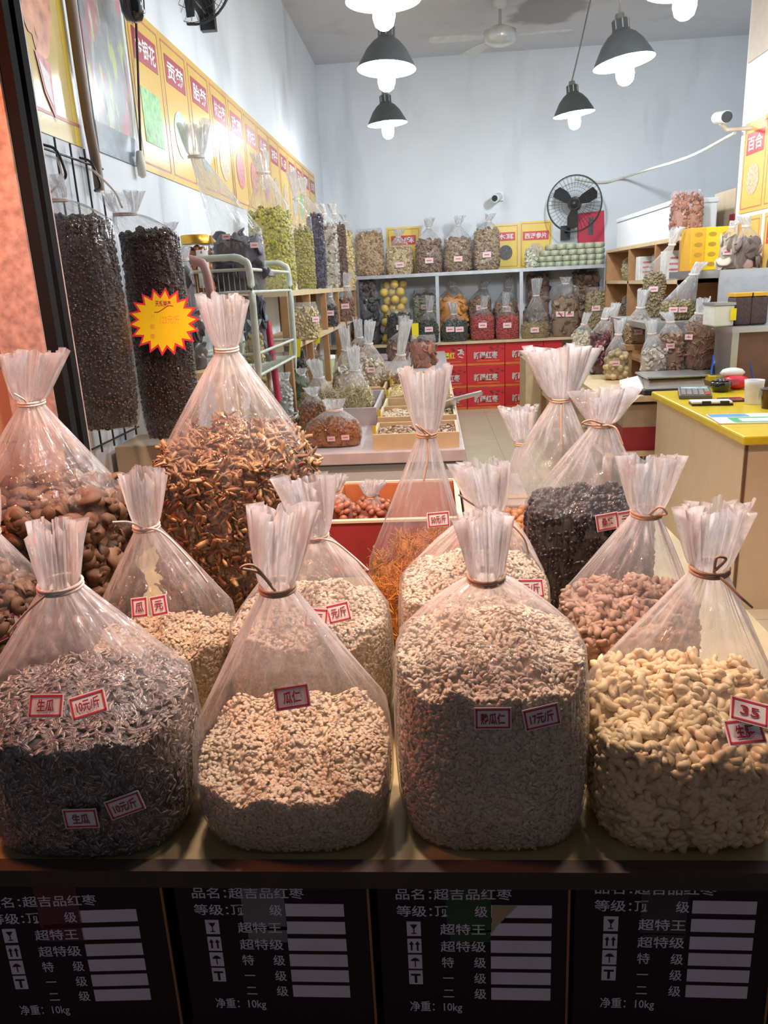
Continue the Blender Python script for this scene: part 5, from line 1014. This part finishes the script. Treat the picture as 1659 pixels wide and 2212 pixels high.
# ---------------------------------------------------------------- right side: cubby, tiered stand, side table
t = thing('cubby_shelf', 'brown wooden cubby shelf on the right, under the long white box', 'shelf', (2.3, 8.0, 0))
for z in (1.765, 1.43, 1.05, .70): MB().box((2.0, 6.62, z - .03), (2.75, 9.36, z)).build('board', MATS['shelf_edge'] if z > 1.4 else MATS['timber'], t)
for y in (6.64, 7.35, 8.30, 9.33): MB().box((2.0, y - .02, 0), (2.72, y + .02, 1.735)).build('divider', MATS['timber'], t)
MB().box((2.72, 6.62, 0), (2.74, 9.36, 1.735)).build('back_panel', MATS['counter_dark'], t)
t = thing('foam_box', 'long white foam box on top of the cubby shelf', 'box', (2.2, 8.0, 1.765)); mat('foam_white', (.80, .84, .86), .6, var=.02); MB().box((2.03, 6.95, 1.766), (2.38, 9.0, 2.03)).build('box', MATS['foam_white'], t, bevel=.01); MB().box((2.02, 6.94, 2.03), (2.39, 9.01, 2.07)).build('lid', MATS['foam_white'], t, bevel=.008)
far_bag('clear_bag', 'large square bag of reddish brown chips on the cubby top', 'bag', 1447, 1512, 428, 505, 6.82, (.38, .18, .13), None, z0=1.766, pieces='chip', spread=(.4, .9, 1.6, 1.2), flat=.04, taper=.0)
t = thing('cardboard_box', 'brown carton with a red band on the cubby top by the pillar', 'box', (2.62, 7.1, 1.766)); MB().box((2.50, 6.9, 1.766), (2.76, 7.4, 2.13)).build('box', MATS['cardboard'], t, bevel=.004); MB().box((2.497, 6.897, 1.85), (2.763, 7.0, 1.93)).build('printed_band', MATS['red_board'], t)
CG = 'goods in the cubby shelf'
def pack(lb, px, py, Y, size, z0, m1, m2, x=None, name='white_box', cat='box', group=CG):
    xx = at(px, py, Y)[0] if x is None else x; t = thing(name, lb, cat, (xx, Y, z0), group); MB().box((xx - size[0] / 2, Y - size[1] / 2, z0 + .001), (xx + size[0] / 2, Y + size[1] / 2, z0 + size[2])).build('box', MATS[m1], t, bevel=.006)
    mb = MB()
    for k in range(3): mb.plate((xx, Y - size[1] / 2 - .002, z0 + size[2] * (.75 - .2 * k)), (size[0] * .3, 0, 0), (0, 0, .008), .001)
    mb.build('printed_lines', MATS[m2], t)
pack('white carton with pink lines in the cubby, far bay', 1358, 580, 8.0, (.16, .14, .22), 1.431, 'white_plastic', 'print_pink', x=2.095); pack('white carton with pink lines in the cubby, near bay', 1416, 580, 7.15, (.16, .16, .24), 1.431, 'white_plastic', 'print_pink', x=2.095)
for (x, Y, z0, ht, col, lb) in ((2.16, 7.6, 1.431, .22, (.25, .25, .24), 'grey bag beside the far white carton in the cubby'), (2.2, 6.86, 1.431, .22, (.20, .24, .20), 'green-grey bag behind the near white carton in the cubby'), (2.15, 7.72, 1.051, .26, (.22, .22, .22), 'grey bag with pink tag in the lower cubby row'), (2.16, 8.75, 1.431, .2, (.34, .30, .16), 'yellowish bag in the farthest cubby bay'), (2.16, 8.7, 1.051, .2, (.10, .10, .10), 'dark bag in the farthest lower bay')):
    sh = Shape(x, Y, z0, .11, .10, z0 + ht, (x, Y, z0 + ht + .06), .03); t = thing('clear_bag', lb, 'bag', (x, Y, z0), CG); film(t, sh, .05, .05, .03, seg=40, rings=(5, 5, 4), m=FILM_FAR); KINDS['_'] = (ellipsoid(.04, .03, .012, 3, 6), mat('cub_%d' % int(x * 1000 + Y * 100), col, .5, island=[tuple(np.array(col) * k) for k in (.5, 1, 1.4)]), .04 * .03, 1.4, .4, .2); KINDS['_'] = (KINDS['_'][0], 'cub_%d' % int(x * 1000 + Y * 100)) + KINDS['_'][2:]; filling(t, sh, z0 + ht * .7, z0 + ht * .8, '_', 'filling', cap_n=300)
mat('yellow_pack', (.86, .60, .02), .4, var=.05); mat('yellow_deep', (.78, .42, .03), .4, var=.05)
# tiered steel stand
t = thing('tiered_stand', 'stepped steel stand holding bags beside the right pillar', 'stand', (1.9, 5.8, 0)); STEP = [(1.42, 2.08, 5.16, 5.46, .87), (1.45, 1.90, 5.46, 6.55, 1.17), (1.90, 2.395, 5.42, 6.55, 1.495)]
for a, b_, c_, d_, z in STEP: MB().box((a, c_, z - .05 if z > 1.4 else z - .04), (b_, d_, z)).build('step', MATS['steel'], t)
MB().box((1.90, 5.42, .90), (2.395, 5.435, 1.445)).build('riser', MATS['shelf_silver'], t); MB().box((1.45, 5.462, .87), (1.90, 5.475, 1.13)).build('riser', MATS['shelf_silver'], t)
for x, y in ((1.45, 5.19), (2.05, 5.19), (1.48, 6.5), (2.36, 6.5)): MB().box((x - .02, y - .02, 0), (x + .02, y + .02, .83 if y < 5.3 else 1.13)).build('leg', MATS['steel'], t)
t = thing('cabinet', 'brown sided cabinet at the right edge, carrying dark blocks', 'cabinet', (2.1, 5.0, 0)); mat('brown_panel', (.16, .08, .06), .35); MB().box((1.84, 4.86, 0), (2.39, 5.14, 1.13)).build('body', MATS['brown_panel'], t); MB().box((1.79, 4.83, 1.13), (2.395, 5.15, 1.165)).build('top', MATS['steel'], t); MB().box((1.80, 4.85, .5), (1.84, 5.14, 1.13)).build('steel_side', MATS['steel'], t)
mat('dark_block', (.075, .045, .045), .6, var=.4, scale=60)
for px, lb in ((1597, 'dark brown block pack on the cabinet, beside the white tub'), (1632, 'dark brown block pack on the cabinet at the picture edge')):
    x = at(px, 660, 5.0)[0]; t = thing('block_pack', lb, 'pack', (x, 5.0, 1.165)); MB().cbox((x, 5.0, 1.165 + .085), (.10, .14, .168)).build('block', MATS['dark_block'], t, bevel=.012); MB().cbox((x, 5.0, 1.345), (.104, .144, .02)).build('cap', MATS['yellow_deep'], t)
x = at(1553, 660, 5.0)[0]; t = thing('tub', 'square white tub with a yellow tag on the cabinet', 'tub', (x, 5.0, 1.165)); mat('tub_white', (.72, .74, .66), .4, var=.06); MB().box((x - .06, 4.9, 1.166), (x + .06, 5.1, 1.29)).build('tub_body', MATS['tub_white'], t, bevel=.008); MB().box((x - .064, 4.895, 1.29), (x + .064, 5.105, 1.305)).build('rim', MATS['steel'], t); MB().plate((x + .05, 4.89, 1.235), (.018, 0, 0), (0, 0, .035), .002).build('paper_tag', MATS['flag_yellow'], t)
x = at(1636, 602, 5.0)[0]; tag(MB().plate(at(1628, 612, 5.55), (.055, 0, 0), (0, 0, .07), .003).build('paper_tag', MATS['flag_yellow']), 'yellow square tag on the steel riser at the right edge', 'tag')
TG2 = 'bags on the tiered stand'
for k, (px, lb) in enumerate(((1497, 'orange-yellow carton, first of the row on the top step'), (1526, 'bright yellow carton, second of the row on the top step'), (1556, 'bright yellow carton against the pillar on the top step'))):
    Y = 6.25; x = at(px, 530, Y)[0]; w = .108; t = thing('yellow_carton', lb, 'box', (x, Y, 1.495), 'yellow cartons on the top step'); MB().box((x - w / 2, Y - .12, 1.496), (x + w / 2, Y + .12, 1.80)).build('box', MATS['yellow_deep' if k == 0 else 'yellow_pack'], t, bevel=.004); mb = MB()
    for q in range(4): mb.add([np.array([x, Y - .1215, 1.54 + .07 * q]) + np.array([.03 * math.cos(b), 0, .016 * math.sin(b)]) for b in np.linspace(0, 2 * PI, 12, endpoint=False)], [list(range(12))])
    mb.build('printed_oval', mat('print_ochre', (.50, .28, .03), .5), t)
far_bag('clear_bag', 'white-topped bag of pale pieces leaning between the yellow cartons and the mushrooms', 'bag', 1552, 1588, 520, 585, 5.85, (.55, .48, .38), (1582, 490), (1590, 478), z0=1.496, pieces='slab', group=TG2, tags=1)
far_bag('clear_bag', 'bag of dark round mushrooms with pale cut faces on the top step', 'bag', 1588, 1638, 522, 580, 5.6, (.16, .10, .08), (1612, 488), (1608, 468), z0=1.496, pieces='slab', spread=(.4, .8, 1.0, 3.4), group=TG2, tags=0)
far_bag('clear_bag', 'bag of olive herbs with a tall twisted top on the middle step', 'bag', 1388, 1434, 598, 668, 6.25, (.27, .21, .11), (1452, 528), (1464, 492), z0=1.17, pieces='bud', group=TG2, tags=1, shoulder=585)
far_bag('clear_bag', 'shallow clear bag of green herbs on the middle step, nearer', 'bag', 1428, 1500, 660, 684, 5.75, (.30, .25, .09), (1500, 592), (1516, 566), z0=1.17, pieces='bud', group=TG2, tags=2, shoulder=652)
far_bag('clear_bag', 'bag of brown root sticks on the lowest step', 'bag', 1478, 1560, 702, 775, 5.30, (.34, .20, .12), (1514, 676), (1522, 644), z0=.87, pieces='strip', count=900, size=.9, group=TG2, tags=1, depth=.6, tagpx=[(1490, 728)])
far_bag('clear_bag', 'crinkled bag of brown pieces on the lowest step, left of the root sticks', 'bag', 1420, 1474, 728, 778, 5.32, (.36, .22, .14), (1448, 695), (1440, 674), z0=.87, pieces='chip', group=TG2, tags=1, haze=1.3)
# side table with scale
t = thing('side_table', 'wooden side table behind the desk, carrying the scale and bags', 'table', (1.35, 6.3, 0)); MB().box((1.04, 4.78, .745), (1.41, 7.8, .78)).build('table_top', MATS['pale_wood'], t); MB().box((1.41, 4.78, .745), (1.86, 5.14, .78)).build('table_wing', MATS['pale_wood'], t); MB().box((1.06, 4.80, .40), (1.40, 7.7, .43)).build('low_shelf', MATS['shelf_edge'], t)
for x, y in ((1.08, 4.83), (1.37, 6.4), (1.08, 6.4), (1.37, 7.7), (1.08, 7.7), (1.80, 5.08)): MB().box((x - .025, y - .025, 0), (x + .025, y + .025, .745)).build('leg', MATS['timber'], t)
t = thing('weighing_scale', 'grey counter scale with a flat plate behind the desk', 'scale', (1.5, 4.97, .78)); mat('scale_grey', (.50, .48, .44), .4); c = np.array([1.46, 4.96, .78])
mb = MB(); mb.add([c + d for d in ((-.17, -.15, .02), (.20, -.15, .02), (.20, .15, .02), (-.17, .15, .02), (-.13, -.11, .09), (.18, -.12, .09), (.18, .13, .09), (-.13, .13, .09))], np.array([(0, 3, 2, 1), (4, 5, 6, 7), (0, 1, 5, 4), (1, 2, 6, 5), (2, 3, 7, 6), (3, 0, 4, 7)])); mb.build('body', MATS['scale_grey'], t, bevel=.008)
MB().box(c + [-.18, -.17, .004], c + [.20, -.10, .035]).build('keypad_base', MATS['black_plastic'], t, bevel=.006); MB().box(c + [-.16, -.15, .098], c + [.20, .15, .110]).build('plate', MATS['steel'], t, bevel=.003); MB().box(c + [-.15, -.14, .088], c + [.19, .14, .098]).build('plate_rim', MATS['black_plastic'], t)
for x, y in ((-.14, -.08), (.16, -.08), (.16, .12), (-.14, .12)): MB().lathe([(.02, 0), (.02, .02)], c + [x, y, .0005], 10).build('foot', MATS['dark_rubber'], t)
o = at(1372, 792, 4.86); tag(MB().plate((1.235, 4.93, .83), (.075, .02, .012), (.02, .10, .035), .002).build('paper_sheet', MATS['print_white']), 'white paper sheet tilted against the scale', 'paper')
SG = 'bags on the side table'
far_bag('clear_bag', 'bag of very dark red dried fruit on the side table', 'bag', 1272, 1318, 726, 792, 6.0, (.09, .025, .025), (1306, 688), (1318, 664), z0=.78, pieces='slab', size=.7, rough=.3, group=SG, tags=1, spread=(.4, .9, 1.5, 2.2))
far_bag('clear_bag', 'bag of beige rounds on the side table beside the paper', 'bag', 1306, 1352, 772, 806, 5.62, (.58, .44, .24), (1336, 722), (1340, 690), z0=.78, pieces='ball', size=.5, group=SG, tags=1, haze=1.3, shoulder=758)
far_bag('clear_bag', 'bag of tan strips with bright crumpled top, middle of the side table', 'bag', 1296, 1345, 716, 768, 6.75, (.46, .30, .14), (1325, 688), (1330, 655), z0=.78, pieces='strip', group=SG, tags=1, haze=1.3, size=.8)
far_bag('clear_bag', 'bag of tan sticks with pink tag near the cubby', 'bag', 1348, 1408, 702, 742, 5.95, (.46, .31, .15), (1384, 664), (1392, 626), z0=1.0, pieces='strip', group=SG, tags=1, haze=1.3, size=.8)
x = at(1378, 740, 5.95)[0]; t = thing('wooden_stool', 'small wooden stand under the bag of tan sticks', 'stand', (x, 5.95, .0)); MB().box((x - .11, 5.83, .96), (x + .11, 6.07, .999)).build('seat', MATS['timber'], t)
for dx in (-.08, .08):
    for dy in (-.09, .09): MB().box((x + dx - .015, 5.95 + dy - .015, 0), (x + dx + .015, 5.95 + dy + .015, .96)).build('leg', MATS['timber'], t)
far_bag('clear_bag', 'empty-looking white crumpled bag behind the scale', 'bag', 1385, 1440, 762, 782, 5.30, (.66, .60, .52), (1408, 720), (1405, 692), z0=.87, pieces='chip', group=SG, haze=1.6)
far_bag('clear_bag', 'pale bag on the far end of the side table', 'bag', 1236, 1282, 722, 752, 7.3, (.66, .62, .48), (1262, 700), (1270, 676), z0=.78, pieces='chip', group=SG, haze=1.3)
t = thing('carton', 'brown carton with red lower half on the low shelf next to the desk', 'box', (1.30, 4.93, .43)); MB().box((1.17, 4.83, .431), (1.385, 5.05, .72)).build('box', MATS['cardboard'], t, bevel=.004); MB().box((1.168, 4.828, .431), (1.387, 5.052, .58)).build('printed_band', MATS['red_board'], t)
mat('bulb_white', (.74, .68, .54), .5, island=C((.62, .54, .40), (.80, .74, .62), (.72, .64, .50))); first = None
for k in range(34):
    px, py = RNG.uniform(1.09, 1.36), RNG.uniform(5.14, 5.72); z = .452 + .03 * (k % 3) * (1 - abs(px - 1.22) * 3)
    if first is None: one = MB(); one.add(*ellipsoid(.062, .052, .050, 5, 8), 0, True); o = first = one.build('dried_bulb', MATS['bulb_white'], None, (0, 0, 0))
    else: o = first.copy(); COL.objects.link(o)
    o.location = (px, py, z); o.rotation_euler = tuple(RNG.uniform(0, 6, 3)); tag(o, 'whitish dried bulb in the heap on the low shelf by the desk', 'bulb', 'dried bulbs on the low shelf')
t = thing('pale_bin', 'pale wooden bin with white tray at the aisle end, by the red cartons', 'bin', (1.2, 7.6, 0)); A, B = at(1136, 760, 8.0)[0], at(1250, 760, 8.0)[0]; MB().box((A, 8.0, 0), (min(B, 2.0), 8.55, .70)).build('box', MATS['shelf_edge'], t); MB().box((A + .03, 8.02, .70), (min(B, 2.0) - .02, 8.5, .74)).build('tray', MATS['tub_white'], t)
for k in (.2, .75): MB().plate((A + (B - A) * k, 7.995, .73), (.03, 0, 0), (0, 0, .05), .002).build('paper_tag', MATS['flag_yellow'], t)

# ---------------------------------------------------------------- yellow-topped desk with its things
mat('desk_cream', (.66, .52, .34), .5, var=.04); mat('desk_yellow', (.72, .52, .02), .3, var=.06); mat('desk_trim', (.17, .08, .04), .5); DZ = .815
t = thing('desk', 'cream service desk with bright yellow top at the right', 'desk', (1.85, 4.0, 0)); MB().box((1.335, 3.34, 0), (2.38, 4.70, DZ - .04)).build('body', MATS['desk_cream'], t); MB().box((1.305, 3.30, DZ - .04), (2.39, 4.73, DZ)).build('top', MATS['desk_yellow'], t, bevel=.008); MB().box((1.330, 3.335, .0), (1.342, 3.347, DZ - .04)).build('corner_trim', MATS['desk_trim'], t)
def on(px, py): return atz(px, py, DZ)
c = on(1500, 857); t = thing('calculator', 'grey desk calculator with coloured keys on the desk', 'calculator', c); T = frame(c, -.25); mat('calc_grey', (.11, .11, .12), .4); mat('calc_orange', (.62, .20, .08), .5)
mb = MB(); mb.T = T; mb.add([(-.085, -.10, 0), (.085, -.10, 0), (.085, .10, 0), (-.085, .10, 0), (-.085, -.10, .022), (.085, -.10, .022), (.085, .10, .045), (-.085, .10, .045)], np.array([(0, 3, 2, 1), (4, 5, 6, 7), (0, 1, 5, 4), (1, 2, 6, 5), (2, 3, 7, 6), (3, 0, 4, 7)])); mb.build('body', MATS['calc_grey'], t, bevel=.004)
mb = MB(); mb.T = T; mb.add([(-.07, .05, .0405), (.07, .05, .0405), (.07, .085, .0445), (-.07, .085, .0445)], [[0, 1, 2, 3]]); mb.build('screen', MATS['print_teal'], t)
for r in range(4):
    for k in range(5): mb = MB(); mb.T = T; y = -.08 + .03 * r; z = .022 + (y + .10) * .115; mb.cbox((-.062 + .031 * k, y, z + .004), (.023, .020, .008)); mb.build('key', MATS['calc_orange' if k == 4 and r < 2 else 'scale_grey'], t)
c = on(1535, 874); t = thing('receipt_pad', 'white flat pad with black clips in front of the calculator', 'pad', c); T = frame(c, -.12); mb = MB(); mb.T = T; mb.box((-.10, -.04, .010), (.10, .05, .022)); mb.build('pad', MATS['white_plastic'], t, bevel=.003)
mb = MB(); mb.T = T; mb.box((-.102, -.044, 0), (.102, .05, .010)); mb.build('base', MATS['black_plastic'], t)
for x in (-.03, .06): mb = MB(); mb.T = T; mb.box((x - .022, -.046, .008), (x + .022, -.03, .024)); mb.build('clip', MATS['black_plastic'], t)
c = on(1610, 905); t = thing('payment_card', 'laminated blue, white and green card lying at the desk edge', 'card', c); T = frame(c, -.08); mat('card_blue', (.16, .42, .72), .3); mat('card_green', (.10, .55, .24), .3)
mb = MB(); mb.T = T; mb.box((-.15, -.13, .001), (.17, .12, .006)); mb.build('sheet', MATS['print_white'], t); mb = MB(); mb.T = T; mb.box((-.145, .03, .006), (.03, .11, .0068)); mb.build('blue_panel', MATS['card_blue'], t); mb = MB(); mb.T = T; mb.box((-.08, -.12, .006), (.16, .015, .0068)); mb.build('green_panel', MATS['card_green'], t); mb = MB(); mb.T = T; mb.box((-.04, -.10, .0068), (.14, -.02, .0074)); mb.build('white_panel', MATS['print_white'], t)
c = on(1626, 872); t = thing('cup', 'white paper cup with a small blue-grey print on the desk', 'cup', c); MB().lathe([(.040, .001), (.047, .10), (.049, .125), (.046, .125), (.044, .11), (.038, .006), (.001, .006)], c, 28, caps=False).build('cup_body', MATS['white_plastic'], t); MB().grid(np.array([[(c[0] + (.0445 + .006 * q) * math.sin(a), c[1] - (.0445 + .006 * q) * math.cos(a), c[2] + .03 + .05 * q) for a in np.linspace(.3, .75, 6)] for q in (0, .5, 1)]), 0, True, False).build('printed_mark', MATS['print_teal'], t)
c = on(1556, 846); t = thing('pot', 'black bowl with shiny lumps on the desk behind the calculator', 'bowl', c); MB().lathe([(.040, 0), (.058, .03), (.060, .055), (.05, .06), (.001, .045)], c, 24).build('bowl', MATS['black_gloss'], t)
for k in range(9): a = k * .7; mb = MB(); V, Fs = ellipsoid(.026, .022, .02, 3, 6); mb.add(V + c + np.array([.034 * math.cos(a) * (k > 0), .034 * math.sin(a) * (k > 0), .062]), Fs, 0, True); mb.build('lump', MATS['black_gloss'], t)
c = on(1590, 842); t = thing('plastic_packet', 'red and white plastic packet behind the cup', 'packet', c); mat('packet_red', (.66, .02, .05), .3); V, Fs = ellipsoid(.17, .10, .085, 6, 10); mb = MB(); mb.add(V + c + [0, .02, .043], Fs, 0, True); mb.build('packet', MATS['packet_red'], t); V, Fs = ellipsoid(.15, .08, .06, 6, 10); mb = MB(); mb.add(V + c + [-.01, .05, .095], Fs, 0, True); mb.build('white_top', MATS['print_white'], t); MB().plate(c + [-.03, -.036, .05], (.03, 0, 0), (0, .004, .016), .002).build('dark_label', MATS['poster_red'], t)
c = on(1542, 822); t = thing('phone', 'blue handheld phone standing in a yellow cradle on the desk', 'phone', c); T = frame(c + [0, 0, .03], .2, -.3, .25); mat('phone_blue', (.03, .14, .60), .3); mb = MB(); mb.T = T; mb.box((-.026, -.012, 0), (.026, .012, .14)); mb.build('handset', MATS['phone_blue'], t, bevel=.006); mb = MB(); mb.T = T; mb.box((-.020, -.0135, .075), (.020, -.012, .13)); mb.build('screen', MATS['pack_white'], t)
mb = MB(); mb.T = T; mb.box((-.024, -.0135, .01), (.024, -.012, .06)); mb.build('keypad', MATS['black_plastic'], t); MB().box(c + [-.045, -.04, .0], c + [.045, .04, .035]).build('cradle', MATS['yellow_pack'], t, bevel=.006)
c = on(1622, 838); tag(MB().tube([c + [.03, .02, .006], c + [-.0, .05, .15]], [.006, .006], 8).build('pen', mat('pen_blue', (.06, .06, .30), .3)), 'dark blue pen standing up behind the red packet', 'pen')
c = on(1655, 882); t = thing('glass_tumbler', 'dark red tumbler at the picture edge, beside the white cup', 'glass', c); mat('tumbler_dark', (.06, .012, .015), .12, coat=.4); MB().lathe([(.042, 0), (.05, .09), (.052, .10), (.046, .10), (.04, .01), (.001, .01)], c + [.02, 0, 0], 24, caps=False).build('tumbler', MATS['tumbler_dark'], t)
c = on(1575, 866); t = thing('lacquer_tray', 'dark red lacquer tray on the desk beside the cup', 'tray', c); MB().box(c + [-.05, -.05, 0], c + [.08, .05, .012]).build('tray', MATS['tumbler_dark'], t, bevel=.004)
